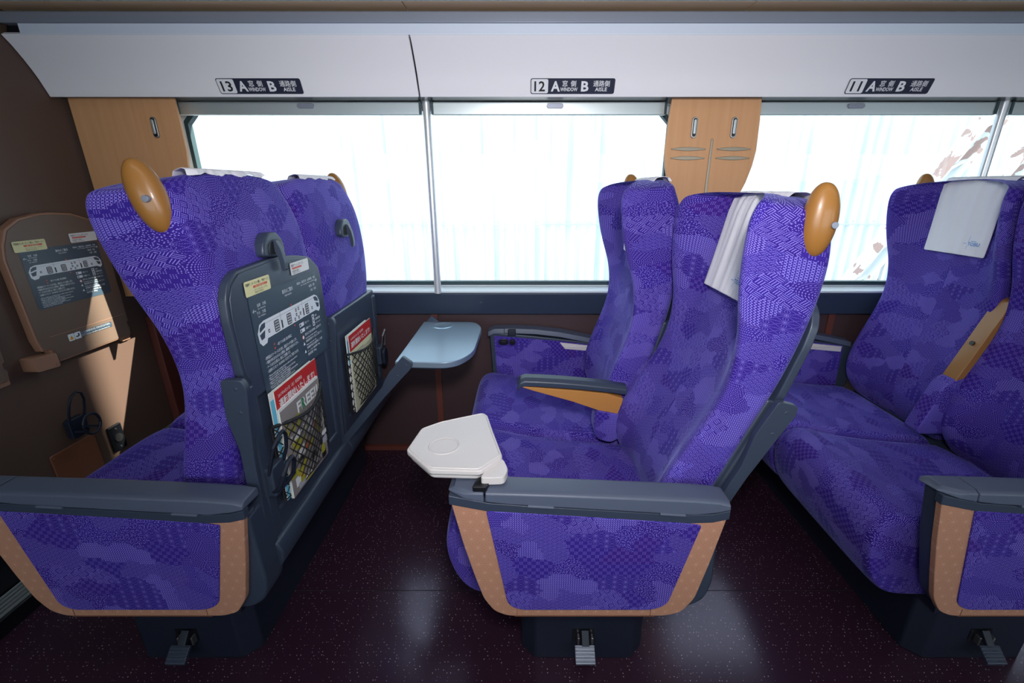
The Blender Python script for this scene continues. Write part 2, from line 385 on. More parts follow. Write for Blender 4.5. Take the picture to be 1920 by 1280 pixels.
for idx, px in enumerate((-.334, 1.669)):
    wn = (w1, w2)[idx]
    if idx: G().box(1.752, 1.760, YW + .014, YW + .025, .765, 1.43).build('dark_mullion', 'gasket', wn)
    else: G().box(-.352, -.340, YW + .014, YW + .025, .765, 1.43).build('pale_mullion', 'ledge', wn)
    G().cyl((px, YW - .065, .755), (px, YW - .065, 1.44), .0135, 24).box(px - .006, px + .006, YW - .065, YW, 1.40, 1.42).build('guide_post', 'rod', wn)

# ---- roller blinds (rolled up, only the pull rails show)
for x0, x1, gx, lb in ((-1.20, -.352, -.752, 'grey roller blind rail under number 13, rolled up'), (-.318, .50, .112, 'grey roller blind rail under number 12, rolled up'),
                   (.79, 1.648, 1.155, 'grey roller blind rail under number 11, rolled up'), (1.692, 2.6, 2.2, 'roller blind rail at the far right behind the silver rod')):
    t = thing('roller_blind', lb, 'blind', ((x0 + x1) / 2, 1.745, 1.385), 'rolled-up window blinds')
    off = t.location
    G().box(x0, x1, 1.735, 1.752, 1.388, 1.4295).build('pull_rail', 'alu', t, bevel=.003, off=off)
    G().prism(rrect(gx - .029, gx + .029, 1.408, 1.424, .008), 'y', 1.728, 1.736).build('finger_grip', 'rackmetal', t, bevel=.003, off=off)
    for xe in (x0, x1 - .008): G().box(xe, xe + .008, 1.73, 1.735, 1.39, 1.4295).build('end_clip', 'gasket', t, off=off)

# ---- wooden pillar panels
def pillar(name_lab, pts, hooks, inlays, cx):
    t = thing('pillar_panel', name_lab, 'wall panel', (cx, 1.70, .76), 'wooden pillar panels between the windows'); off = t.location
    G().prism(pts, 'y', 1.675, 1.686).build('veneer_board', 'wood', t, bevel=.002, off=off)
    G().box(cx - (.155 if cx < 0 else .055), cx + .055, 1.685, 1.80, .77, 1.425).build('backing_block', 'ledge', t, off=off)
    for hx, lean in hooks:
        h = G(); h.prism([(hx + lean * (q[1] - 1.34) + (q[0]), q[1]) for q in rrect(-.0095, .0095, 1.308, 1.374, .0094, 6)], 'y', 1.669, 1.676)
        ho = h.build('coat_hook', 'chrome', t, bevel=.0025, off=off)
        G().prism([(hx + lean * (q[1] - 1.34) + (q[0]), q[1]) for q in rrect(-.0062, .0062, 1.3125, 1.370, .006, 5)], 'y', 1.6675, 1.670).build('slot', 'black', ho, off=off)
        G().prism([(hx + lean * (q[1] - 1.34) + (q[0]), q[1]) for q in rrect(-.0042, .0042, 1.320, 1.366, .004, 4)], 'y', 1.664, 1.6685).build('hook_tongue', 'alu', ho, bevel=.0015, off=off)
    for p in inlays: G().prism(p, 'y', 1.671, 1.676).build('metal_inlay', 'bronze', t, bevel=.0012, off=off)
    return t
def lens(x0, x1, zc, h, n=10):
    return [(x0 + (x1 - x0) * i / n, zc - h * (.25 + .75 * math.sin(math.pi * i / n))) for i in range(n + 1)] + [(x1 - (x1 - x0) * i / n, zc + h * (.25 + .75 * math.sin(math.pi * i / n))) for i in range(n + 1)]
edgeR = [(.797, 1.44), (.803, 1.36), (.806, 1.27), (.800, 1.22), (.786, 1.165), (.768, 1.12), (.745, 1.06), (.725, 1.0), (.712, .9), (.708, .8), (.708, .755)]
edgeL = [(1.296 - a, b) for a, b in edgeR]
pillar('wooden pillar panel between two windows with two coat hooks and metal inlays', edgeL[::-1] + edgeR,
       [(.582, 0), (.716, 0)], [lens(.511, .63, 1.274, .0065), lens(.511, .63, 1.245, .0065), lens(.668, .785, 1.274, .0065), lens(.668, .785, 1.245, .0065),
       [(.642, .80), (.655, .80), (.6525, 1.304), (.6485, 1.308), (.6445, 1.304)]], .648)
pillar('wooden pillar panel at the brown end wall with one coat hook', [(XL + .012, .755), (XL + .012, 1.44), (-1.164, 1.44), (-1.160, 1.36), (-1.160, 1.27), (-1.166, 1.22), (-1.18, 1.165), (-1.198, 1.12), (-1.22, 1.06), (-1.24, 1.0), (-1.253, .9), (-1.257, .755)],
       [(-1.247, 0)], [], -1.36)

# ---- luggage rack with white panels, rail and underside
rk = thing('luggage_rack', 'white and grey luggage rack running above the windows', 'luggage rack', (1.2, 1.55, 1.43)); off = rk.location
PC = [(1.627, 1.425), (1.607, 1.469), (1.594, 1.493), (1.576, 1.521), (1.555, 1.549), (1.532, 1.574)]
def rackpanel(x0, x1):
    pts = PC + [(1.545, 1.582), (1.566, 1.556), (1.588, 1.528), (1.606, 1.50), (1.619, 1.474), (1.640, 1.431)]
    return G().prism(pts, 'x', x0, x1).build('front_panel', 'panel', rk, bevel=.002, off=off)
rackpanel(XL + .002, -.336); rackpanel(-.331, 2.4); rackpanel(2.405, XR - .01)
G().prism([(1.64, 1.431), (1.545, 1.582), (1.56, 1.63), (1.78, 1.63), (1.78, 1.431)], 'x', XL + .01, XR - .02).build('inner_body', 'black', rk, off=off)
G().box(XL + .06, XR, 1.533, 1.56, 1.572, 1.60).build('pale_strip', 'pale', rk, off=off)
G().prism([(1.526, 1.600), (1.56, 1.600), (1.56, 1.632), (1.535, 1.632), (1.529, 1.628)], 'x', XL + .015, XR).build('front_rail', 'rackmetal', rk, bevel=.002, off=off)
for j in range(5):
    x0 = -1.325 + .99 * (j - 1) if j else XL + .01; x0 = max(x0, XL + .01)
    G().box(x0, -1.325 + .99 * j - .004, 1.490, 1.56, 1.6395, 1.65).build('underside_board', 'beige', rk, off=off)
G().box(XL + .01, XR, 1.20, 1.489, 1.6395, 1.65).build('glass_shelf_edge', 'teal', rk, bevel=.002, off=off)
# ---- seat number signs on the rack panel
t0 = Vector((1.607, 1.469)); t1 = Vector((1.627, 1.425)); tilt = math.atan2(t1.x - t0.x, t0.y - t1.y)
for num, cx in (('13', -.836), ('12', .159), ('11', 1.166)):
    P = Print(['sign', 'signwhite', 'ink'])
    W_ = .133; H_ = .0215
    P.poly(rrect(-W_ - .0008, W_ + .0008, -H_ - .0008, H_ + .0008, .006), 'sign')
    P.poly(rrect(-W_ + .0015, -W_ + .055, -H_ + .0012, H_ - .0012, .005), 'signwhite', 1)
    P.text(num, -W_ + (.0125 if num == '11' else .011), -.0140, .040, 'ink', 2, width=(.030 if num == '11' else .034), bold=.02)
    P.text('A', -W_ + .064, -.0140, .040, 'signwhite', 2, width=.029, bold=.03)
    P.text('窓', -W_ + .099, .0005, .0185, 'signwhite', 2, bold=.009); P.text('側', -W_ + .126, .0005, .0185, 'signwhite', 2, bold=.009)
    P.text('WINDOW', -W_ + .094, -.0140, .0150, 'signwhite', 2, width=.055, bold=.02)
    P.text('B', -W_ + .160, -.0140, .040, 'signwhite', 2, width=.024, bold=.03)
    P.text('通路側', -W_ + .198, .0005, .0185, 'signwhite', 2, width=.052, bold=.009)
    P.text('AISLE', -W_ + .205, -.0140, .0150, 'signwhite', 2, width=.038, bold=.02)
    s = P.build('seat_number_sign', None, (cx, 1.6095, 1.4545), (R(90) + tilt - R(0), 0, 0))
    s.location = (cx, 1.6115, 1.4535)
    tag(s, 'dark seat number sign reading %s A WINDOW, B AISLE on the white rack' % num, 'sign', 'seat number signs on the rack')

# ---- information sticker used on both kinds of folding table
INFO = ['info', 'infowhite', 'yellow', 'red', 'pink', 'warn', 'ink', 'paper']
JP = ['・携帯電話はマナーモードに切り替え、通話はデッキでお願いします。', '・不審物や持ち主のわからないお荷物は、乗務員までお知らせください。', '・テーブルをたたむ際には、脚元にご注意願います。', '・お座席のコンセント（AC100V/2A）はどなたでもご利用になれます。']
EN = ['・Please switch your mobile phone to silent mode, and don\'t', '   talk on it inside the train cars.', '・Please notify the crew immediately if you find any', '   suspicious items or unattended baggage.', '・Please return the table to the upright position gently,', '   so as not to disturb other passengers.', '・Outlets (AC100V/2A) are available for use on', '   the inner side of the armrest.']
def info_print(k=1.0, bottom=True):
    P = Print(INFO)
    def S(v): return v * k
    P.rect(0, S(.335), 0, S(.235), 'info', 0, r=.008)
    def tx(b, x, y, s, width=None, m_='infowhite', bold=.006, layer=3): P.text(b, S(x), S(y), S(s), m_, layer, width and S(width), bold)
    tx('車内のご案内', .138, .212, .0115, .052); tx('Information', .148, .2035, .007, .034)
    tx('←', .006, .196, .016, .014); tx('浅草　方面', .026, .208, .008, .036); tx('for Asakusa', .028, .2015, .005, .03); tx('下り　方面', .020, .191, .008, .036); tx('for Nikko', .024, .1845, .005, .03)
    tx('新栃木・東武日光・会津田島　方面', .215, .218, .0075, .105); tx('for Tochigi, Nikko and Aizu', .235, .2115, .005, .08); tx('→', .316, .206, .015, .014)
    tx('春日部　方面', .278, .199, .0075, .034); tx('大宮　方面', .283, .187, .0075, .034)
    # train plan
    P.poly([(S(a), S(b)) for a, b in ((.012, .128), (.022, .118), (.040, .120), (.046, .129), (.300, .129), (.316, .122), (.326, .128), (.327, .150), (.318, .166), (.302, .173), (.040, .173), (.022, .168), (.010, .150))], 'infowhite', 1)
    P.poly([(S(a), S(b)) for a, b in ((.018, .150), (.042, .157), (.045, .168), (.030, .167), (.020, .160))], 'info', 2)
    P.poly([(S(a), S(b)) for a, b in ((.016, .145), (.040, .151), (.034, .134), (.020, .132))], 'info', 2)
    P.poly([(S(a), S(b)) for a, b in ((.320, .150), (.298, .157), (.294, .168), (.308, .167), (.318, .160))], 'info', 2)
    P.poly([(S(a), S(b)) for a, b in ((.322, .145), (.302, .151), (.308, .136), (.319, .134))], 'info', 2)
    for q in (.112, .225): P.rect(S(q), S(q + .0008), S(.118), S(.178), 'ink', 2); P.rect(S(q + .001), S(q + .006), S(.133), S(.153), 'ink', 2)
    P.rect(S(.046), S(.296), S(.165), S(.1656), 'info', 2)
    for q, wd in ((.080, .022), (.140, .022), (.240, .020)):
        P.poly([(S(a), S(b)) for a, b in rrect(q, q + wd, .132, .160, .003, 2)], 'ink', 2)
        for a in range(3):
            for b in range(4): P.rect(S(q + .003 + a * .006), S(q + .0065 + a * .006), S(.1345 + b * .0064), S(.1385 + b * .0064), 'infowhite', 3)
    for q, z in ((.052, .140), (.176, .132), (.186, .142), (.196, .132), (.207, .140), (.186, .154), (.200, .155), (.275, .137)): P.rect(S(q), S(q + .007), S(z), S(z + .008), 'ink', 2); P.rect(S(q + .002), S(q + .005), S(z + .002), S(z + .006), 'infowhite', 3)
    for q, z, m_ in ((.062, .106, 1), (.062, .100, -1), (.166, .175, 1), (.168, .124, -1)): P.poly([(S(q), S(z)), (S(q + .008), S(z)), (S(q + .004), S(z + .006 * m_))], 'pink', 2)
    tx('一部ドアのみ開く駅の降車口', .076, .100, .0085, .070)
    for q, z in ((.195, .108), (.195, .092), (.269, .112), (.269, .101), (.269, .090)):
        P.rect(S(q), S(q + .0125 + (.012 if q < .2 else 0)), S(z), S(z + .010), 'infowhite', 1); P.rect(S(q + .002), S(q + .008), S(z + .002), S(z + .008), 'info', 2)
    for b, x, y, wd in (('洋式トイレ', .223, .110, .025), ('多機能トイレ', .223, .094, .030), ('AED', .285, .114, .012), ('自動販売機', .285, .103, .030), ('ベビーベッド', .285, .092, .030)): tx(b, x, y, .0075, wd)
    for i, b in enumerate(JP): tx(b, .018, .084 - i * .0105, .0088, (.150, .156, .11, .150)[i])
    for i, b in enumerate(EN): tx(b, .018, .042 - i * .0052 * 1.0, .0062, (.138, .08, .124, .098, .134, .096, .115, .08)[i])
    P.poly([(S(a), S(b)) for a, b in circ(.204, .078, .006, 16)], 'pink', 2); P.poly([(S(a), S(b)) for a, b in circ(.204, .078, .0044, 16)], 'infowhite', 3)
    for z in (.056, .034): P.poly([(S(.199), S(z)), (S(.209), S(z)), (S(.204), S(z + .009))], 'infowhite', 2)
    for i, (b, wd) in enumerate((('電子たばこを含む全席禁煙にご協力願います。', .100), ('No smoking, including e-cigarettes.', .07), ('車内販売員が通ります。足もとにご注意ください。', .1), ('Please watch your step.', .06), ('停車駅手前の減速時にご注意', .095), ('テーブルの耐荷重 10kg', .075), ('耐荷重 10kg', .05))):
        tx(b, .215, .079 - i * .0095, .0076 if i % 2 == 0 else .006, wd)
    return P
def label_print(kind):
    P = Print(INFO)
    if kind == 0:
        P.poly(rrect(0, .097, 0, .032, .004), 'yellow'); P.text('特急券インターネット購入・予約サービス', .004, .022, .0075, 'ink', 2, .088, .006)
        P.rect(.030, .085, .0145, .0195, 'pink', 1, r=.002); P.text('購入手数料無料！', .038, .0152, .0042, 'yellow', 2, .036); P.text('スマートフォンから、いつでも', .032, .008, .005, 'ink', 2, .05); P.text('予約ができます。', .032, .0025, .005, 'ink', 2, .035)
    else:
        P.poly(rrect(0, .097, 0, .030, .004), 'paper'); P.text('特急チケットレスサービス', .005, .020, .0075, 'ink', 2, .062, .006); P.rect(.008, .058, .0135, .0178, 'pink', 1, r=.002)
        P.text('会員登録で簡単に', .006, .007, .005, 'ink', 2, .036); P.text('ご利用いただけます', .006, .002, .005, 'ink', 2, .042)
    return P
def caution_print(k=1.0):
    P = Print(['info', 'infowhite', 'warn', 'ink'])
    P.poly(rrect(.03, .165, .002, .020, .002), 'info'); P.poly(rrect(0, .021, -.001, .022, .003), 'infowhite', 1); P.poly(rrect(.022, .044, -.001, .022, .003), 'infowhite', 1)
    P.poly([(.003, .003), (.018, .003), (.0105, .0175)], 'warn', 2); P.rect(.0098, .0112, .007, .013, 'ink', 3); P.rect(.0098, .0112, .0045, .006, 'ink', 3)
    P.rect(.026, .036, .006, .010, 'ink', 2); P.rect(.034, .039, .008, .017, 'ink', 2)
    P.text('テーブル使用時は寄りかかったり、ひじをついたりしないでください。', .046, .0125, .0075, 'infowhite', 2, .112, .004); P.text('Caution', .046, .0078, .0055, 'infowhite', 2, .018); P.text('Please do not lean on the table or place heavy objects on it.', .046, .0035, .0055, 'infowhite', 2, .108)
    return P

ROTX = (R(90), 0, R(90))       # print plane facing +X, reading towards +Y
# ---- end wall folding tables
def wall_table(y0, lab, full):
    t = thing('folding_wall_table', lab, 'table', (XL, y0 + .18, .60), 'brown folding tables on the end wall'); off = t.location
    W_ = .335
    body = [(y0 + .012, .662), (y0 + .030, .662), (y0 + .035, .655), (y0 + .040, .614), (y0 + W_ - .010, .614), (y0 + W_ - .004, .62), (y0 + W_, .645), (y0 + W_ - .006, .650), (y0 + W_ - .006, .668), (y0 + W_ + .002, .672),
            (y0 + W_ + .004, .95), (y0 + W_ + .0, 1.0), (y0 + W_ - .03, 1.045), (y0 + W_ - .09, 1.068), (y0 + W_ - .15, 1.074), (y0 + .14, 1.074), (y0 + .075, 1.062), (y0 + .03, 1.035), (y0 + .008, .99), (y0, .95), (y0 + .004, .70)]
    G().prism(body, 'x', XL + .004, XL + .030).build('table_leaf', 'copper', t, bevel=.004, seg=3, off=off)
    c = (y0 + W_ / 2, .84)
    ins = [(c[0] + (a - c[0]) * .972, c[1] + (b - c[1]) * .975) for a, b in body]
    G().prism(ins, 'x', XL + .030, XL + .0325).build('face_sheet', 'tablebrown', t, bevel=.001, off=off)
    G().box(XL + .0325, XL + .0335, y0 + .045, y0 + W_ - .014, .700, .7015).build('fold_line', 'copper', t, off=off)
    G().prism(roundpoly([(y0 - .035, .612), (y0 + .036, .606), (y0 + .036, .652), (y0 - .035, .658)], .008), 'x', XL, XL + .045).cyl((XL + .04, y0 + .015, .642), (XL + .0465, y0 + .015, .642), .003, 10).cyl((XL + .04, y0 + .025, .616), (XL + .0465, y0 + .025, .616), .003, 10).build('hinge_bracket', 'copper', t, bevel=.004, seg=3, off=off)
    G().prism(roundpoly([(y0 + W_ - .03, .595), (y0 + W_ + .01, .595), (y0 + W_ + .01, .64), (y0 + W_ - .03, .64)], .006), 'x', XL, XL + .012).build('hinge_bracket', 'copper', t, bevel=.003, off=off)
    P = info_print(.775); o_ = P.build('information_sticker', t, (XL + .0332 - off[0], y0 + .041 - off[1], .789 - off[2]), ROTX)
    label_print(0).build('yellow_service_label', t, (XL + .0343 - off[0], y0 + .030 - off[1], .966 - off[2]), ROTX); label_print(1).build('white_service_label', t, (XL + .0343 - off[0], y0 + .207 - off[1], .975 - off[2]), ROTX)
    o_['label'] = 'slate information sticker with a white train plan'
    P = caution_print(); P.build('caution_label', t, (XL + .0343 - off[0], y0 + .096 - off[1], .669 - off[2]), ROTX)
    return t
wall_table(1.302, 'brown folding table with slate information sticker, on the end wall beside the wooden pillar', True)
wall_table(.872, 'brown folding table on the end wall cut off by the left edge of the photo', False)
def loop_pts(cy, cz, ry, rz, x, n=24, p=3.2):
    r_ = []
    for i in range(n):
        a = 2 * math.pi * i / n; c, s = math.cos(a), math.sin(a)
        r_.append((x, cy + ry * math.copysign(abs(c) ** (2 / p), c), cz + rz * math.copysign(abs(s) ** (2 / p), s)))
    return r_
bh = thing('bottle_holder', 'dark plastic bottle holder with two hoops on the end wall below the table', 'bottle holder', (XL, 1.365, .36)); off = bh.location; bh.location = bh.location + Vector((0, -.022, .0)); off = Vector(off) + Vector((0, .022, 0))
G().prism(rrect(1.34, 1.402, .345, .415, .012), 'x', XL, XL + .022).build('mount', 'navy2', bh, bevel=.004, off=off)
hp = [(XL + .02, 1.345, .405), (XL + .03, 1.342, .435), (XL + .04, 1.343, .470), (XL + .047, 1.352, .498), (XL + .05, 1.370, .510), (XL + .047, 1.388, .498), (XL + .04, 1.397, .470), (XL + .03, 1.398, .435), (XL + .02, 1.396, .405)]
G().tube(hp, .0038, 10).build('upper_hoop', 'navy2', bh, off=off)
G().tube([(XL + .022 + .045 * (1 - abs(math.cos(a)) ** .5 * 0), 1.37 + .030 * math.cos(a), .392 + .036 * math.sin(a)) for a in [2 * math.pi * i / 24 for i in range(24)]], .0045, 10, closed=True).cyl((XL + .02, 1.35, .37), (XL + .067, 1.35, .372), .004).cyl((XL + .02, 1.39, .37), (XL + .067, 1.39, .372), .004).build('lower_hoop', 'navy2', bh, off=off)
ap = thing('access_plate', 'chestnut access plate screwed low on the end wall under the bottle holder', 'plate', (XL, 1.32, .19)); off = ap.location
G().prism(rrect(1.245, 1.40, .19, .325, .006), 'x', XL, XL + .006).build('plate', 'brown2', ap, bevel=.0015, off=off)
for a, b in ((1.255, .315), (1.39, .315), (1.39, .2), (1.255, .2)): G().cyl((XL + .005, a, b), (XL + .009, a, b), .0035, 12).build('screw', 'brown2', ap, off=off)
po = thing('power_outlet', 'glossy black power outlet low on the end wall beside the window wall', 'outlet', (XL, 1.475, .22)); off = po.location
G().prism(rrect(1.448, 1.500, .212, .312, .003), 'x', XL, XL + .012).build('cover', 'black', po, bevel=.003, off=off)
G().prism(circ(1.474, .262, .016, 20), 'x', XL + .012, XL + .015).build('socket', 'blackmat', po, off=off)
for z in (.298, .226): G().cyl((XL + .011, 1.474, z), (XL + .014, 1.474, z), .003, 12).build('screw', 'chrome', po, off=off)

# ================================================================== SEATS (one double seat per row)
PIV = Vector((.45, 1.27, .33))
BZ = [ # z, wing front, centre front, rear, half width
    (.365, .452, .458, .485, .200), (.42, .406, .432, .500, .210), (.48, .390, .424, .508, .214), (.56, .398, .430, .518, .215), (.66, .426, .446, .532, .213), (.75, .448, .462, .546, .211),
    (.82, .449, .466, .557, .211), (.90, .432, .470, .559, .213), (.96, .403, .468, .558, .214), (1.03, .378, .466, .552, .215), (1.09, .364, .463, .540, .215), (1.135, .360, .462, .522, .213), (1.152, .362, .462, .512, .213), (1.166, .366, .463, .506, .210)]
def backrest_mesh():
    def ring(z, xw, xc, xr, hw):
        xw -= .008; hw += .003; d = xc - xw
        half = [(0, xc), (.35, xc + .001), (.56, xc - .10 * d), (.72, xc - .42 * d), (.84, xw + .14 * d), (.915, xw + .001), (.965, xw), (.99, xw + .006), (1, xw + .018), (1, xw * .62 + xr * .38), (1, xw * .3 + xr * .7), (.985, xr - .022), (.93, xr - .008), (.8, xr - .001), (.4, xr + .001), (0, xr + .002)]
        pts = [(a * hw, b) for a, b in half] + [(-a * hw, b) for a, b in half[-2:0:-1]]
        return pts
    g = G(); rings = [ring(*r) for r in BZ]; n = len(rings[0]); zs = [r[0] for r in BZ]
    z, xw, xc, xr, hw = BZ[-1]
    c_top = [(a * .97, xc * .0 + b + (.455 - b) * .10) for a, b in rings[-1]]; rings.append(c_top); zs.append(1.175)
    rings.append([(a * .6, .462 + (b - .462) * .6) for a, b in rings[-1]]); zs.append(1.182)
    z, xw, xc, xr, hw = BZ[0]
    rings.insert(0, [(a * .93, b + (.48 - b) * .3) for a, b in rings[0]]); zs.insert(0, .352)
    v = [(p[1], 1.27 + p[0], zz - .012 + ((.014 * min(1, max(0, (p[1] - .40) / .1)) - .020 * abs(p[0] / .215) ** 3) if zz > 1.12 else 0)) for rg, zz in zip(rings, zs) for p in rg]
    # arc length around a typical ring for the weave coordinates
    ref = rings[6]; s_ = [0]
    for i in range(n): a = Vector(ref[i]); b = Vector(ref[(i + 1) % n]); s_.append(s_[-1] + (b - a).length)
    f = []; uv = []
    for i in range(len(rings) - 1):
        for j in range(n):
            k = (j + 1) % n
            f.append((i * n + j, i * n + k, (i + 1) * n + k, (i + 1) * n + j)); uv.append([(s_[j], zs[i]), (s_[j + 1], zs[i]), (s_[j + 1], zs[i + 1]), (s_[j], zs[i + 1])])
    g.add(v, f, 0, uv)
    m_ = len(rings) - 1
    g.add([v[m_ * n + j] for j in range(n)], [tuple(range(n))], 0, [[(p[0] + .3, p[1]) for p in rings[-1]]])
    g.add([v[j] for j in range(n)], [tuple(range(n - 1, -1, -1))], 0, [[(p[0] + .3, p[1]) for p in rings[0]][::-1]])
    # weld
    return g
def weld(o, d=.0002):
    bm = bmesh.new(); bm.from_mesh(o.data); bmesh.ops.remove_doubles(bm, verts=bm.verts, dist=d); bmesh.ops.recalc_face_normals(bm, faces=bm.faces); bm.to_mesh(o.data); bm.free(); return o
CP = [(.515, .366), (.455, .370), (.34, .378), (.22, .392), (.12, .410), (.05, .430), (.01, .434), (-.018, .418), (-.034, .385), (-.038, .345), (-.028, .29), (-.005, .235), (.03, .205), (.08, .195), (.25, .20), (.42, .22), (.51, .27)]
def cushion_mesh(hw, seed):
    g = G(); rows = [(-1.0, .90, -.012), (-.985, .95, -.006), (-.93, .985, 0), (-.6, 1, .004), (-.2, 1, .003), (.2, 1, .003), (.6, 1, .004), (.93, .985, 0), (.985, .95, -.006), (1.0, .90, -.012)]
    n = len(CP); v = []; s_ = [0]
    for i in range(n): s_.append(s_[-1] + (Vector(CP[(i + 1) % n]) - Vector(CP[i])).length)
    for t, k, dz in rows:
        for x, z in CP: v.append((.21 + (x - .21) * (1 - (1 - k) * .55), t * hw, .30 + (z - .30) * k + (dz if z > .35 else 0)))
    f = []; uv = []
    for i in range(len(rows) - 1):
        for j in range(n):
            k = (j + 1) % n; f.append((i * n + j, i * n + k, (i + 1) * n + k, (i + 1) * n + j))
            if max(abs(rows[i][0]), abs(rows[i + 1][0])) > .984: uv.append([(v[q][0] + seed, v[q][2]) for q in f[-1]])
            else: uv.append([(rows[i][0] * hw + seed, s_[j]), (rows[i][0] * hw + seed, s_[j + 1]), (rows[i + 1][0] * hw + seed, s_[j + 1]), (rows[i + 1][0] * hw + seed, s_[j])])
    g.add(v, f, 0, uv)
    m_ = len(rows) - 1
    g.add([v[m_ * n + j] for j in range(n)], [tuple(range(n))], 0, [[(p[0] + seed, p[2]) for p in v[m_ * n:m_ * n + n]]]); g.add([v[j] for j in range(n)], [tuple(range(n))], 0, [[(p[0] + seed, p[2]) for p in v[:n]]])
    return g
def planar_uv(g, shift=(0, 0)):
    g.uv = []
    for f in g.f:
        p = [Vector(g.v[i]) for i in f]; nrm = Vector((0, 0, 0))
        for i in range(len(p)): nrm += p[i].cross(p[(i + 1) % len(p)])
        a = [abs(c) for c in nrm]; k = a.index(max(a)); ax = ((1, 2), (0, 2), (0, 1))[k]
        g.uv.append([(q[ax[0]] + shift[0], q[ax[1]] + shift[1]) for q in p])
    return g

AISLE, WIN = 1.055, 1.505     # seat centre lines in Y
def recl(x, z, ang):          # point of the unreclined profile after reclining
    c, s = math.cos(ang), math.sin(ang); dx, dz = x - PIV.x, z - PIV.z
    return PIV.x + dx * c + dz * s, PIV.z - dx * s + dz * c
COVERS = []
def train_seat(row, X0, rec, label, near_extras):
    """rec = (aisle recline, window recline) degrees. Local x runs backwards from the armrest front."""
    OFF = Vector((.30, 1.27, 0))
    t = thing('double_train_seat', label, 'train seat', (X0 + .30, 1.27, 0), 'purple double train seats')
    def B(g, name, m_, parent=t, **k): k.setdefault('off', OFF); return g.build(name, m_, parent, **k)
    # pedestal, foot pedal, under frame
    ped = B(G().prism(roundpoly([(.145, .862), (.180, .828), (.425, .828), (.460, .862), (.460, 1.70), (.145, 1.70)], .006, 2), 'z', 0, .185), 'pedestal', 'navy2', bevel=.004)
    B(G().box(.273, .327, .8265, .8285, .066, .104), 'pedal_slot', 'black', ped)
    pd = B(G().prism([(.83, .098), (.822, .106), (.798, .080), (.806, .072)], 'x', .294, .313), 'pedal_lever', 'navy2', ped, bevel=.002)
    g = G().prism([(.806, .074), (.802, .081), (.772, .057), (.775, .049)], 'x', .277, .325)
    for k in range(5): g.box(.278, .324, .7745 + k * .0056, .7775 + k * .0056, .0575 + k * .0045, .0625 + k * .0045)
    B(g, 'foot_plate', 'rackmetal' if row == 12 else 'navy', ped, bevel=.0012)
    for xe in (.285, .319): B(G().box(xe, xe + .005, .812, .826, .066, .090), 'pedal_spring', 'chrome', ped, bevel=.001)
    B(G().box(.13, .475, .80, 1.74, .186, .205), 'base_plate', 'navy2', bevel=.003)
    # aisle armrest
    full = [(.000, .552), (.022, .440), (.045, .345), (.062, .285), (.085, .248), (.115, .234), (.47, .234), (.505, .245), (.530, .285), (.551, .39), (.572, .515), (.535, .500), (.48, .498), (.30, .512), (.12, .525), (.075, .528), (.04, .541)]
    ab = B(G().prism([(.004, .557), (.026, .44), (.052, .345), (.070, .285), (.093, .248), (.12, .228), (.47, .228), (.505, .240), (.530, .280), (.552, .385), (.565, .495), (.48, .492), (.30, .506), (.12, .524), (.05, .545)], 'y', .768, .809), 'aisle_armrest_body', 'navy', bevel=.008, seg=3)
    ab2 = B(G().prism(roundpoly(full, .012, 3), 'y', .7555, .770), 'armrest_side_panel', 'tan', ab, bevel=.006, seg=3)
    fi = roundpoly([(.073, .524), (.115, .272), (.140, .256), (.44, .256), (.470, .272), (.519, .488), (.48, .494), (.30, .508), (.12, .521)], [.006, .03, .02, .02, .03, .006, 0, 0, 0], 4)
    B(planar_uv(G().prism(fi, 'y', .7515, .7565), shift=(row * .37, .1)), 'armrest_fabric_inset', 'fabric', ab, bevel=.0025)
    B(G().prism([(.13, .2335), (.445, .2335), (.445, .2345), (.13, .2345)], 'y', .7545, .7555).box(.135, .136, .7547, .7556, .235, .254).box(.435, .436, .7547, .7556, .235, .254), 'panel_seam', 'brown2', ab)
    def zt(x): return .572 - .024 * max(0, x / .57) ** 1.3 - .006 * max(0, (x - .54) / .03)
    def capstrip(xs, y0, y1, z_lo, name):
        g = G(); v = []; f = []
        for x in xs:
            top = zt(x); lo = z_lo(x)
            v += [(x, y0, lo), (x, y0 + .002, top - .006), (x, y0 + .012, top), (x, y1 - .006, top), (x, y1, top - .004), (x, y1, lo - .006)]
        n = 6
        for i in range(len(xs) - 1):
            for j in range(n): f.append((i * n + j, i * n + (j + 1) % n, (i + 1) * n + (j + 1) % n, (i + 1) * n + j))
        f += [tuple(range(n)), tuple((len(xs) - 1) * n + j for j in range(n))]
        return g.add(v, f)
    lo = lambda x: .5475 + .014 * max(0, 1 - x / .09) - .040 * max(0, x / .57) + .016 * max(0, (x - .52) / .05)
    cp = B(capstrip([.072, .12, .2, .28, .36, .44, .5, .55, .574], .752, .812, lambda x: lo(x) + .001, 'c'), 'armrest_lid', 'cap', ab, bevel=.003, seg=3)
    cf = capstrip([-.004, .008, .03, .05, .069], .752, .812, lambda x: lo(x) + .000, 'c')
    cf.v = [(x + (.008 if i % 6 in (2, 3) and i < 6 else 0), y + (.016 * max(0, (.03 - x) / .034) if y < .80 else 0), z - (.008 if i < 6 and i % 6 in (2, 3) else 0)) for i, (x, y, z) in enumerate(cf.v)]
    B(cf, 'armrest_front_cap', 'cap', ab, bevel=.003, seg=3)
    B(G().prism(roundpoly([(.47, .236), (.525, .238), (.562, .262), (.574, .31), (.566, .49), (.50, .49)], [0, .02, .02, .03, .01, 0], 4), 'y', .772, .850), 'armrest_rear_cover', 'navy', ab, bevel=.008, seg=3)
    st = G()
    for x in (-.002, .04, .08, .16, .24, .32, .40, .48, .54, .574): z = lo(x); st.v += [(x, .7535, z - .022), (x, .7535, z - .001), (x, .77, z - .001), (x, .77, z - .022)]
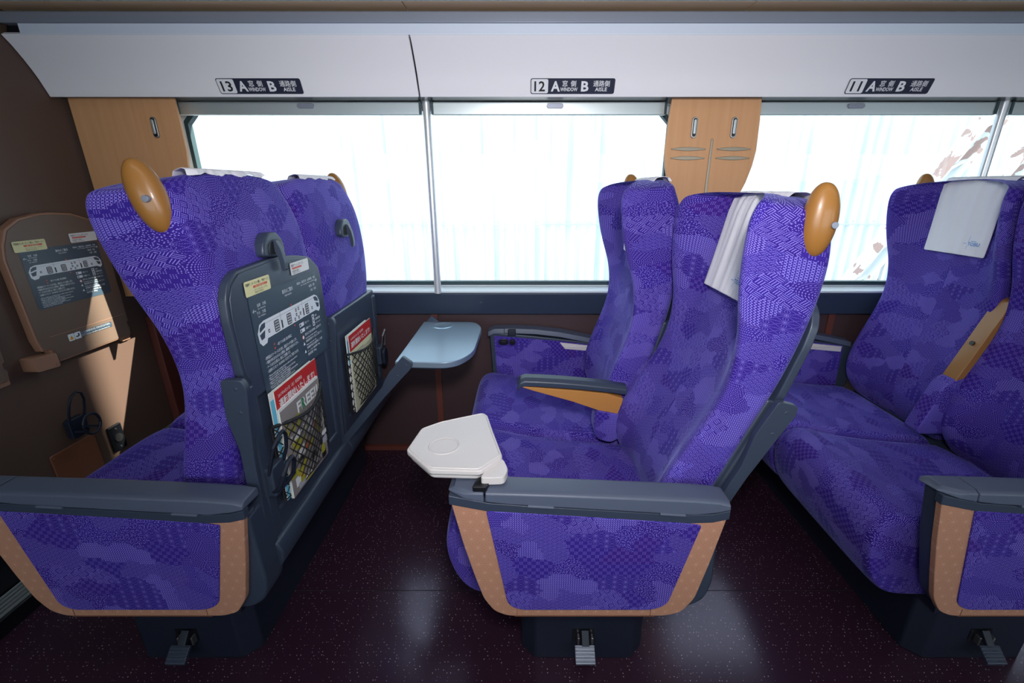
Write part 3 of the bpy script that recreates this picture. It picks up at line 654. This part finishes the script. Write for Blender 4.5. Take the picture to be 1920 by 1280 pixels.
    for i in range(9): st.f += [tuple(i * 4 + a for a in q) for q in ((0, 4, 5, 1), (1, 5, 6, 2), (2, 6, 7, 3), (3, 7, 4, 0))]
    st.f += [(0, 1, 2, 3), (36, 37, 38, 39)]; st.m = [0] * len(st.f); st.uv = [None] * len(st.f)
    B(st, 'armrest_trim', 'navy', ab, bevel=.0015)
    for hx in (.185, .455): B(G().cyl((hx - .026, .7515, lo(hx - .026) + .001), (hx + .026, .7515, lo(hx + .026) + .001), .0032, 10), 'lid_hinge', 'cap', ab)
    # window-side armrest
    wa = B(G().prism([(.012, .590), (.022, .40), (.06, .25), (.50, .25), (.56, .52), (.40, .548), (.2, .572)], 'y', 1.745, 1.792), 'window_armrest_body', 'navy', bevel=.005)
    B(planar_uv(G().prism(roundpoly([(.030, .575), (.040, .40), (.07, .26), (.48, .26), (.47, .532), (.3, .552)], .01), 'y', 1.740, 1.746), shift=(row * .21, .4)), 'window_armrest_fabric', 'fabric', wa, bevel=.002)
    g = G(); v = []
    for x, z in ((.006, .592), (.03, .604), (.1, .606), (.2, .602), (.3, .590), (.4, .570), (.5, .548)): v += [(x, 1.738, z - .020), (x, 1.742, z), (x, 1.786, z + .004), (x, 1.796, z - .02)]
    f = []
    for i in range(6): f += [tuple(i * 4 + a for a in q) for q in ((0, 4, 5, 1), (1, 5, 6, 2), (2, 6, 7, 3), (3, 7, 4, 0))]
    g.add(v, f + [(0, 1, 2, 3), (24, 25, 26, 27)]); B(g, 'window_armrest_cap', 'cap', wa, bevel=.002)
    B(G().box(.072, .0735, 1.7365, 1.75, .585, .609), 'cap_gap', 'black', wa)
    B(G().box(.088, .120, 1.728, 1.744, .578, .604), 'fold_out_latch', 'navy2', wa, bevel=.003)
    B(G().prism(rrect(.050, .090, .538, .562, .011), 'y', 1.732, 1.741).prism(rrect(.058, .082, .545, .555, .003), 'y', 1.7305, 1.733), 'control_button', 'black', wa, bevel=.002)
    B(G().cyl((.106, 1.741, .550), (.106, 1.731, .550), .0125, 20).cyl((.106, 1.732, .550), (.106, 1.726, .550), .006, 16), 'headphone_socket', 'black', wa, bevel=.001)
    B(G().prism([(.300, .548), (.46, .530), (.46, .508), (.322, .520)], 'y', 1.734, 1.741).box(.318, .46, 1.732, 1.7345, .529, .532), 'white_table_latch', 'white', wa, bevel=.0015)
    for nm, yc, (ang_d, dxs) in (('aisle', AISLE, rec[0]), ('window', WIN, rec[1])):
        ang = R(ang_d); near = nm == 'aisle'; hw = .213
        c = cushion_mesh(.218, row * .3 + (0 if near else .55)).build('seat_cushion', 'fabric', t, sub=2, off=(OFF.x, OFF.y - yc, 0)); weld(c)
        poff = Vector((PIV.x, 1.27, PIV.z)); dzs = -.012 if (row == 12 and near) else 0; loc = Vector((PIV.x - OFF.x + dxs, yc - OFF.y, PIV.z + dzs))
        shear = [False]
        def PB(g, name, m_, parent=None, **k):
            if name in ('rear_shell', 'shell_frame', 'shell_bottom_lip', 'table_arm', 'magazine_net', 'bottle_holder', 'upper_hoop', 'lower_hoop'): g.v = [(x - (.006 if row == 13 else .062) * max(0, .78 - z) / .43 if x < .70 or z < .40 else x, y, z) for x, y, z in g.v]
            o_ = g.build(name, m_, parent or t, off=poff, **k)
            if parent is None: o_.location = loc; o_.rotation_euler = (0, ang, 0)
            return o_
        bk = backrest_mesh(); bk.uv = [[(a + row * .47 + (0 if near else .31), b) for a, b in u] for u in bk.uv]
        bo = PB(bk, 'backrest', 'fabric', sub=2); weld(bo); shear[0] = True
        # amber grip on the outer side of the head
        sgn = -1 if near else 1
        g = G(); v = []; f = []; nu, nv = 20, 28
        for i in range(nv + 1):
            th = math.pi * i / nv; zz = .066 * math.cos(th); rr = math.sin(th) ** .9
            for j in range(nu):
                a = 2 * math.pi * j / nu; px_ = .032 * rr * math.cos(a); py_ = .026 * rr * math.sin(a)
                lean = .20; v.append((.474 + px_ * math.cos(lean) - zz * math.sin(lean) * 1.0, 1.27 + sgn * .209 + py_, 1.134 + zz * math.cos(lean) + px_ * math.sin(lean) * .3))
        for i in range(nv):
            for j in range(nu): f.append((i * nu + j, i * nu + (j + 1) % nu, (i + 1) * nu + (j + 1) % nu, (i + 1) * nu + j))
        eg = PB(weld_g(G().add(v, f)), 'side_grip', 'amber', bo)
        PB(G().cyl((.488, 1.27 + sgn * .228, 1.131), (.488, 1.27 + sgn * .2375, 1.131), .0062, 16), 'grip_screw', 'rackmetal', bo, bevel=.001)
        # rear shell, arms, lip
        Y = 1.27
        sh = PB(G().box(.535, .564, Y - .208, Y + .208, .33, .775), 'rear_shell', 'navy', bevel=.006, seg=3)
        PB(G().box(.545, .573, Y - .212, Y - .172, .34, .755).box(.545, .570, Y + .180, Y + .212, .34, .755).box(.545, .570, Y - .18, Y + .19, .34, .425), 'shell_frame', 'navy', sh, bevel=.008, seg=3)
        PB(G().prism([(.530, .285), (.572, .290), (.590, .315), (.592, .345), (.580, .368), (.545, .372), (.530, .36)], 'y', Y - .225, Y + .225), 'shell_bottom_lip', 'navy', sh, bevel=.006, seg=3)
        table_down = (row == 13 and not near)
        def arm(ya, yb, parent):
            g = G(); g.prism(roundpoly([(.545, .345), (.572, .345), (.576, .60), (.584, .70), (.590, .765), (.582, .785), (.540, .785), (.536, .70), (.549, .62)], .008, 3), 'y', ya, yb)
            for z in (.765, .712): g.cyl((.568, ya - .001, z), (.568, ya + .004, z), .0045, 12)
            return g
        if not table_down:
            for ya, nm2 in ((Y - .234, 'table_arm'), (Y + .219, 'table_arm')): PB(arm(ya, ya + .015, sh), nm2, 'navy', sh, bevel=.003)
            tb = [(Y - .190, .716), (Y + .205, .716), (Y + .216, .735), (Y + .214, .90), (Y + .209, .938), (Y + .165, .972), (Y + .105, .985), (Y + .03, .994), (Y - .045, .996), (Y - .162, .990), (Y - .190, .973), (Y - .207, .945), (Y - .212, .90), (Y - .206, .78), (Y - .196, .76)]
            tl = PB(G().prism(roundpoly(tb, .012, 3), 'x', .552, .570), 'tray_table', 'navy', bevel=.006, seg=3)
            PB(G().prism([(Y + (a - Y) * .955, .855 + (b - .855) * .955) for a, b in tb], 'x', .569, .5725), 'table_face', 'navy', tl, bevel=.003)
            if row == 13:
                P = info_print(.97); o_ = P.build('information_sticker', tl, (.5735 - poff.x, Y - .145 - poff.y, .704 - poff.z), ROTX)
                label_print(0).build('yellow_service_label', tl, (.5745 - poff.x, Y - .150 - poff.y, .933 - poff.z), ROTX); label_print(1).build('white_service_label', tl, (.5745 - poff.x, Y + .045 - poff.y, .943 - poff.z), ROTX); o_['label'] = 'slate information sticker with a white train plan'
        else:
            piv2 = (.575, .352); a2 = R(38)
            def rot(g):
                g.v = [(piv2[0] + (p[0] - piv2[0]) * .86, p[1], piv2[1] + (p[2] - piv2[1]) * .86) for p in g.v]
                def q(p):
                    dx, dz = p[0] - piv2[0], p[2] - piv2[1]; return (piv2[0] + dx * math.cos(a2) + dz * math.sin(a2), p[1], piv2[1] - dx * math.sin(a2) + dz * math.cos(a2))
                g.v = [q(p) for p in g.v]; return g
            for ya in (Y - .234, Y + .219): PB(rot(arm(ya, ya + .015, sh)), 'table_arm', 'navy', sh, bevel=.003)
            # lowered tray
            x0, x1 = .750, .985; zt_ = .640
            def XY(k, e=0): return roundpoly([(x0 + e, Y - .215 + e), (x1 - .05 - e, Y - .225 + e), (x1 - e, Y - .13), (x1 + .004 - e, Y + .15), (x1 - .03 - e, Y + .218 - e), (x0 + e, Y + .222 - e)], [.004, .05, .05, .04, .03, .004], 6)
            tl = PB(G().prism(XY(0), 'z', zt_ - .020, zt_), 'tray_table', 'tray', bevel=.005, seg=3)
            PB(G().prism(XY(0, .016), 'z', zt_ - .030, zt_ - .0195), 'tray_underside', 'navy', tl, bevel=.004)
            g = G(); cx, cy = x0 + .085, Y + .165
            n = 36
            v = [(cx + .036 * math.cos(2 * math.pi * i / n), cy + .036 * math.sin(2 * math.pi * i / n), zt_ + .0022) for i in range(n)] + [(cx + .041 * math.cos(2 * math.pi * i / n), cy + .041 * math.sin(2 * math.pi * i / n), zt_ + .0001) for i in range(n)] + [(cx + .031 * math.cos(2 * math.pi * i / n), cy + .031 * math.sin(2 * math.pi * i / n), zt_ + .0003) for i in range(n)]
            f = [(i, (i + 1) % n, n + (i + 1) % n, n + i) for i in range(n)] + [(i, 2 * n + i, 2 * n + (i + 1) % n, (i + 1) % n) for i in range(n)] + [tuple(2 * n + i for i in range(n))]
            PB(g.add(v, f), 'cup_recess', 'tray', tl)
        # coat hook above the table
        if row == 13:
            hk = PB(G().prism(roundpoly([(Y - .052, 1.002), (Y - .046, 1.03), (Y - .02, 1.052), (Y + .02, 1.052), (Y + .042, 1.03), (Y + .046, 1.002), (Y + .0, .995)], .012, 4), 'x', .545, .571), 'hook_surround', 'navy', bevel=.006, seg=3)
            PB(G().prism(roundpoly([(Y - .034, 1.004), (Y - .028, 1.03), (Y + .024, 1.036), (Y + .03, 1.004)], .01, 3), 'x', .5705, .5722), 'hook_recess', 'black', hk)
            PB(G().prism(roundpoly([(.560, 1.034), (.577, 1.036), (.586, 1.015), (.590, .985), (.588, .964), (.580, .964), (.579, .985), (.574, 1.006), (.560, 1.012)], .004, 3), 'y', Y - .006, Y + .009), 'hook', 'navy', hk, bevel=.003)
        # magazine net and bottle holder (hoops below)
        if row == 13:
            g = G(); y0, y1, z0, z1 = (Y - .160, Y + .10, .435, .635) if near else (Y - .16, Y + .13, .435, .64)
            def npnt(s_, q): return (.578 + .030 * math.sin(math.pi * min(1, max(0, s_))) * (.4 + .6 * q), y0 + (y1 - y0) * s_, z0 + (z1 - z0) * q - .018 * math.sin(math.pi * s_) * q)
            K = 10; Q = 7
            for k in range(-Q, K + 1):
                for dr in (1, -1):
                    path = []
                    for i in range(0, 29):
                        q = i / 28; s_ = (k + q * Q) / K if dr == 1 else (k + Q - q * Q) / K
                        if 0 <= s_ <= 1: path.append(npnt(s_, q))
                    if len(path) > 1: g.tube(path, .0016, 5)
            g.tube([npnt(i / 20, 1) for i in range(21)], .0042, 6); g.tube([npnt(0, i / 8) for i in range(9)], .0022, 6); g.tube([npnt(1, i / 8) for i in range(9)], .0022, 6); g.tube([npnt(i / 20, 0) for i in range(21)], .0022, 6)
            PB(g, 'magazine_net', 'blackmat')
            hy = Y - .178 if near else Y + .178
            bhd = PB(G().prism(rrect(hy - .028, hy + .028, .480, .555, .008), 'x', .568, .590), 'bottle_holder', 'navy', bevel=.004)
            if near:
                PB(G().tube([(.582, hy - .026, .540), (.592, hy - .028, .575), (.602, hy - .025, .610), (.610, hy - .012, .632), (.612, hy + .004, .636), (.608, hy + .020, .618), (.600, hy + .027, .580), (.588, hy + .026, .545)], .0042, 10), 'upper_hoop', 'navy2', bhd)
                PB(G().tube([(.584, hy - .024, .495), (.602, hy - .027, .505), (.614, hy - .026, .540), (.620, hy - .012, .566), (.621, hy + .006, .568), (.616, hy + .022, .548), (.606, hy + .027, .510), (.590, hy + .020, .488), (.584, hy - .018, .488)], .0052, 10), 'lower_hoop', 'navy2', bhd)
            else:
                PB(G().tube([(.592, hy - .020, .55), (.600, hy - .021, .60), (.604, hy, .62), (.600, hy + .021, .60), (.592, hy + .020, .55)], .0035, 10), 'upper_hoop', 'chrome', bhd)
                PB(G().prism(rrect(hy - .026, hy + .020, .475, .545, .018), 'x', .590, .604), 'lower_hoop', 'navy2', bhd, bevel=.004)
        # headrest cover: a thing of its own, draped over the top
        COVERS.append((row, nm, X0 + dxs, yc, ang, dzs))
    # centre armrest
    Yc = 1.28
    if row == 12:
        g = G(); ztop = lambda x: .598 - .03 * (max(0, x - .14) / .34) ** 1.6
        v = []; xs = [.132, .140, .155, .2, .26, .32, .38, .43, .47]
        for x in xs:
            z = ztop(x) - (.018 if x < .135 else (.006 if x < .145 else 0)); v += [(x, Yc - .026, z - .026), (x, Yc - .026, z - .010), (x, Yc - .014, z), (x, Yc + .016, z), (x, Yc + .026, z - .010), (x, Yc + .026, z - .026)]
        f = []
        for i in range(len(xs) - 1):
            for j in range(6): f.append((i * 6 + j, i * 6 + (j + 1) % 6, (i + 1) * 6 + (j + 1) % 6, (i + 1) * 6 + j))
        f += [tuple(range(6)), tuple((len(xs) - 1) * 6 + j for j in range(6))]
        ca = B(g.add(v, f), 'centre_armrest', 'cap', bevel=.003, seg=3); ca.data.materials[0] = M['navy']
        B(G().prism([(.134, .572), (.20, .566), (.32, .556), (.41, .546), (.46, .530), (.452, .470), (.425, .474), (.30, .520), (.18, .556)], 'y', Yc - .023, Yc + .023), 'armrest_underside', 'orange', ca, bevel=.002)
        B(G().cyl((.458, Yc - .024, .500), (.458, Yc - .019, .500), .006, 12), 'pivot_bolt', 'black', ca)
        B(planar_uv(G().prism(roundpoly([(.375, .492), (.46, .475), (.46, .395), (.43, .375), (.385, .39), (.372, .42)], .015), 'y', Yc - .03, Yc + .03)), 'fabric_gusset', 'fabric', bevel=.006, seg=3)
    elif row == 11:
        a = R(14)
        def tr(x, z): return x, z
        g = G().prism(roundpoly([(.470, .565), (.553, .800), (.562, .836), (.585, .846), (.612, .838), (.612, .80), (.540, .575)], .01, 3), 'y', Yc - .018, Yc + .030)
        ca = B(g, 'centre_armrest', 'amber', bevel=.010, seg=4)
        B(G().cyl((.525, Yc + .008, .698), (.514, Yc + .008, .702), .007, 16), 'pivot_bolt', 'black', ca)
        B(planar_uv(G().prism(roundpoly([(.40, .40), (.455, .580), (.51, .605), (.60, .58), (.60, .40)], .03, 4), 'y', Yc - .020, Yc + .035)), 'fabric_gusset', 'fabric', bevel=.012, seg=4)
    # fold-out white table from the aisle armrest
    if row == 12:
        pts = [(-.096, .952), (-.055, .985), (.045, 1.031), (.058, 1.018), (.078, .936), (.105, .832), (.078, .800), (.061, .779), (-.044, .784), (-.109, .857)]
        def mk(sc_, e): cx, cy = -.01, .9; return roundpoly([(cx + (a - cx) * sc_, cy + (b - cy) * sc_) for a, b in pts], .008, 3)
        wt = B(G().prism(mk(1, 0), 'z', .590, .602), 'side_table', 'white', bevel=.003, seg=3); wt['label'] = 'small ivory fold-out table'
        B(G().prism(mk(.93, 0), 'z', .574, .5905), 'table_underside', 'white', wt, bevel=.006, seg=3)
        a_, b_ = mk(.955, 0), mk(.93, 0); n = len(a_); g = G(); g.add([(p[0], p[1], .602) for p in a_] + [(p[0], p[1], .6036) for p in [((q[0] + r_[0]) / 2, (q[1] + r_[1]) / 2) for q, r_ in zip(a_, b_)]] + [(p[0], p[1], .602) for p in b_], [(i, (i + 1) % n, n + (i + 1) % n, n + i) for i in range(n)] + [(n + i, n + (i + 1) % n, 2 * n + (i + 1) % n, 2 * n + i) for i in range(n)])
        B(g, 'raised_rim', 'white', wt)
        n = 32; cx, cy = -.028, .873
        def rg(r_, z): return [(cx + r_ * math.cos(2 * math.pi * i / n), cy + r_ * math.sin(2 * math.pi * i / n), z) for i in range(n)]
        B(G().add(rg(.036, .602) + rg(.033, .6038) + rg(.030, .6025), [(k * n + i, k * n + (i + 1) % n, (k + 1) * n + (i + 1) % n, (k + 1) * n + i) for k in range(2) for i in range(n)]), 'cup_ring', 'white', wt)
        B(G().prism(roundpoly([(.060, .770), (.110, .772), (.118, .80), (.106, .838), (.085, .845), (.072, .80)], .01, 3), 'z', .574, .592), 'table_arm', 'white', wt, bevel=.003)
        B(G().prism(roundpoly([(.045, .758), (.075, .758), (.085, .79), (.055, .795)], .005, 3), 'z', .560, .578), 'hinge', 'black', wt, bevel=.002)
    return t
def weld_g(g):
    return g
XO = {13: -1.146, 12: -.148, 11: .852}
SEATS = {}
SEATS[13] = train_seat(13, XO[13], ((0, 0), (0, 0)), 'purple double train seat at left, seen from behind with magazine nets and a lowered table', None)
SEATS[12] = train_seat(12, XO[12], ((14, .022), (5, 0)), 'purple double train seat in the middle with the small white fold-out table', None)
SEATS[11] = train_seat(11, XO[11], ((5, .075), (3.5, .083)), 'purple double train seat cut off by the right edge, its centre armrest raised', None)

# ---- headrest covers
def cover(row, side, X0, yc, ang, dzs, label):
    path = [(.460, .942), (.459, 1.00), (.456, 1.08), (.454, 1.130), (.457, 1.158), (.470, 1.180), (.490, 1.185), (.504, 1.183), (.511, 1.174)]
    pts = []
    for i in range(len(path) - 1):
        for k in range(5):
            s_ = k / 5; pts.append((path[i][0] * (1 - s_) + path[i + 1][0] * s_, path[i][1] * (1 - s_) + path[i + 1][1] * s_))
    pts.append(path[-1]); nj = 26; v = []; f = []; rnd = random.Random(row * 7 + len(side)); ph = rnd.random() * 6
    for i, (x, z) in enumerate(pts):
        tt = i / (len(pts) - 1); hwid = .110 + .045 * max(0, tt - .45)
        for j in range(nj + 1):
            s_ = j / nj * 2 - 1; wr = math.sin(s_ * 9 + ph + tt * 2) * .0020 + math.sin(s_ * 21 + ph * 2) * .0012
            edge = max(0, tt - .82) / .18
            v.append((x - .004 - abs(wr) * (1 + 1.5 * tt) + edge * .004 * math.sin(s_ * 30 + ph), s_ * hwid, z + edge * (.003 * math.sin(s_ * 11 + ph) + .0018 * math.sin(s_ * 27)) + (0)))
    for i in range(len(pts) - 1):
        for j in range(nj): f.append((i * (nj + 1) + j, i * (nj + 1) + j + 1, (i + 1) * (nj + 1) + j + 1, (i + 1) * (nj + 1) + j))
    g = G().add(v, f)
    t = thing('headrest_cover', label, 'headrest cover', (X0 + PIV.x, yc, PIV.z + dzs), 'white headrest covers'); t.rotation_euler = (0, ang, 0)
    o_ = g.build('cloth', 'cloth', t, off=(PIV.x, 0, PIV.z))
    so = o_.modifiers.new('thickness', 'SOLIDIFY'); so.thickness = .0015; so.offset = 1
    sb = o_.modifiers.new('subsurf', 'SUBSURF'); sb.levels = 1; sb.render_levels = 1
    P = Print(['blue'])
    P.text('TOBU', .013, -.005, .0145, 'blue', 0, .040, .012); P.rect(-.002, .011, .0, .0010, 'blue'); P.rect(.021, .040, .0085, .0095, 'blue')
    P.poly([(.0135, .006), (.0144, .006), (.0155, .024), (.0147, .024)], 'blue'); P.poly([(.012, -.016), (.0129, -.016), (.0140, -.005), (.0132, -.005)], 'blue')
    P.build('logo_print', t, (.4492 - PIV.x, .0 - .034, .980 - PIV.z), (R(90), 0, R(-90)))
    return t
CL = {(13, 'aisle'): 'white headrest cover edge ruffled on top of the left aisle backrest', (13, 'window'): 'white headrest cover edge on top of the left window backrest',
      (12, 'aisle'): 'white headrest cover with blue lettering on the reclined middle aisle seat', (12, 'window'): 'white headrest cover on the middle window seat, mostly hidden by its side wing',
      (11, 'window'): 'wide white headrest cover with full blue lettering on the right window seat', (11, 'aisle'): 'white headrest cover just showing at the right edge on the right aisle seat'}
for row, side, X0, yc, ang, dzs in COVERS: cover(row, side, X0, yc, ang, dzs, CL[(row, side)])

# ---- magazines standing in the nets of the left seat
def booklet(name, label, Y0, w_, z0, h_, x, face, lean=0, draw=None, th=.004, grp='magazines in the seat nets', mats=('paper',)):
    X = XO[13] + x
    P = Print([face] + [m_ for m_ in mats if m_ != face]); P.rect(0, w_, 0, h_, face, 0)
    if draw: draw(P)
    t = thing(name, label, 'magazine', (X, Y0, z0), grp); t.rotation_euler = (0, lean, 0)
    G().box(-th, 0, 0, w_, 0, h_).build('pages', 'paper', t)
    P.build('cover', t, (.0003, 0, 0), ROTX); return t
def d_grey(P):
    P.rect(0, .200, .236, .242, 'paper', 1)
    P.text('FREE!!', .075, .195, .040, 'paper', 3, .115, .03); P.text('R', .098, .195, .040, 'green', 4, .018, .03); P.text('るるぶ', .010, .165, .040, 'olive', 3, .075, .03)
    P.text('スペーシア', .018, .135, .028, 'paper', 3, .11, .01); P.text('リバティ', .105, .162, .028, 'paper', 3, .085, .01)
    rnd = random.Random(3)
    for i in range(40): a = rnd.random() * .18; b = rnd.random() * .13; P.rect(a, a + .02 + rnd.random() * .02, b, b + .012 + rnd.random() * .014, rnd.choice(['photo1', 'photo2', 'greycover', 'paper', 'olive', 'ink']), 1 + i * .01)
def d_red(P):
    P.rect(0, P.w, P.h - .055, P.h, 'red', 1)
    P.text('2017年4月21日（金）新型特急', .012, P.h - .020, .010, 'paper', 3, P.w * .55); P.text('運転開始いたします!', .012, P.h - .044, .021, 'paper', 3, P.w * .86, .02)
    for i in range(9):
        z = P.h - .072 - i * .017; P.rect(.012, .012 + (P.w - .03) * (.6 + .4 * ((i * 7) % 5) / 5), z, z + .002, 'info', 1)
        P.rect(.012, .012 + (P.w - .03) * (.9 - .3 * ((i * 3) % 4) / 4), z - .006, z - .0045, 'greycover', 1)
def mkred(w_, h_):
    def f(P): P.w = w_; P.h = h_; d_red(P)
    return f
def d_cyan(P):
    P.rect(0, .19, .16, .25, 'cyan', 1); P.text('SPACIA', .02, .215, .022, 'paper', 3, .09, .02); P.text('時刻表', .10, .19, .03, 'paper', 3, .07, .02)
def d_green(P):
    P.rect(.02, .19, .22, .262, 'green', 1); P.text('おトクにパス', .03, .234, .018, 'paper', 3, .12, .02); P.rect(0, .02, 0, .265, 'cyan', 1)
booklet('magazine', 'grey magazine with FREE lettering at the front of the aisle net', 0.918, .200, .425, .242, .584, 'greycover', R(1), d_grey, grp=None, mats=('paper', 'green', 'olive', 'photo1', 'photo2', 'ink', 'greycover'))
booklet('leaflet', 'leaflet with red heading band behind the grey magazine', .918, .212, .425, .288, .579, 'cream', R(1), mkred(.212, .288), .002, grp=None, mats=('red', 'paper', 'info', 'greycover'))
booklet('leaflet', 'green and white leaflet at the back of the aisle net', .905, .205, .43, .284, .575, 'paper', R(1), d_green, .002, grp=None, mats=('green', 'cyan', 'paper'))
booklet('leaflet', 'cream leaflet with red heading band in the window seat net', 1.365, .215, .425, .272, .581, 'cream', R(1), mkred(.215, .272), .002, grp=None, mats=('red', 'paper', 'info', 'greycover'))
booklet('leaflet', 'light blue leaflet behind the cream one in the window seat net', 1.362, .19, .43, .268, .575, 'paper', R(1), d_cyan, .003, grp=None, mats=('cyan', 'paper'))

# ================================================================== OUTSIDE
struct(G().box(-12, 30, 1.98, 12, -1.3, -1.2).build('track_bed', 'concrete'))
YB = 5.2
g = G(); x = -14.0; v = []; top = []; i = 0; P_ = .115
while x < 26:
    for dx, dy in ((0, 0), (.04, 0), (.055, -.045), (.10, -.045)): v.append((x + dx, YB + dy))
    x += P_
SUN_STEP_X = 7.32       # unseen step in the shed top, added to narrow the sun patch
def sun_step_top(x): return 5.2 if x < SUN_STEP_X else 12.5
n = len(v); vv = [(a, b, -1.2) for a, b in v] + [(a, b, sun_step_top(a)) for a, b in v]
g.add(vv, [(i, i + 1, n + i + 1, n + i) for i in range(n - 1)])
sh = thing('corrugated_shed', 'white corrugated metal shed wall seen through the train windows', 'building', (0, YB, -1.2)); off = sh.location
o_ = g.build('wall_sheet', 'sheet', sh, off=off, smooth=False); so = o_.modifiers.new('thickness', 'SOLIDIFY'); so.thickness = .03
so.offset = -1
for z in (.755,): G().box(-14, 26, YB - .052, YB - .04, z, z + .012).build('purlin_line', 'pale', sh, off=off)
g = G()
for zz in (.775,):
    for k in range(-40, 60): g.cyl((k * .23, YB - .06, zz + .02), (k * .23, YB - .028, zz + .02), .009, 6)
b_ = g.build('bolt_heads', 'pale', sh, off=off); b_['kind'] = 'stuff'
tr = thing('steel_truss', 'diagonal steel truss with peeling white and red paint outside the right window', 'truss', (3.5, 4.6, -1.2)); off = tr.location
def beam(p, q, w_, d_, name):
    p, q = Vector(p), Vector(q); dr = (q - p).normalized(); s_ = dr.cross(Vector((0, 1, 0))).normalized() * w_; dd = Vector((0, d_, 0))
    vs = [p + a * s_ + b * dd for a, b in ((-1, -1), (1, -1), (1, 1), (-1, 1))] + [q + a * s_ + b * dd for a, b in ((-1, -1), (1, -1), (1, 1), (-1, 1))]
    G().add([tuple(a) for a in vs], [(0, 1, 2, 3), (4, 7, 6, 5), (0, 4, 5, 1), (1, 5, 6, 2), (2, 6, 7, 3), (3, 7, 4, 0)]).build(name, 'peel', tr, off=off, smooth=False)
for dx, w_ in ((0, .035), (.17, .02), (.62, .03), (.78, .018)): beam((2.405 + dx, 4.5, -1.2), (5.19 + dx, 4.5, 3.4), w_, .05, 'chord')
for k in range(12): z = -.9 + k * .36; x_ = 2.405 + (z + 1.2) * .6054; beam((x_, 4.5, z), (x_ + .24, 4.5, z + .13), .012, .02, 'lacing_bar')
beam((3.62, 4.52, -.2), (3.66, 4.52, .62), .015, .02, 'hanger')
G().prism(rrect(4.12, 4.30, .72, .9, .01), 'y', 4.44, 4.47).build('grey_box', 'rackmetal', tr, off=off)
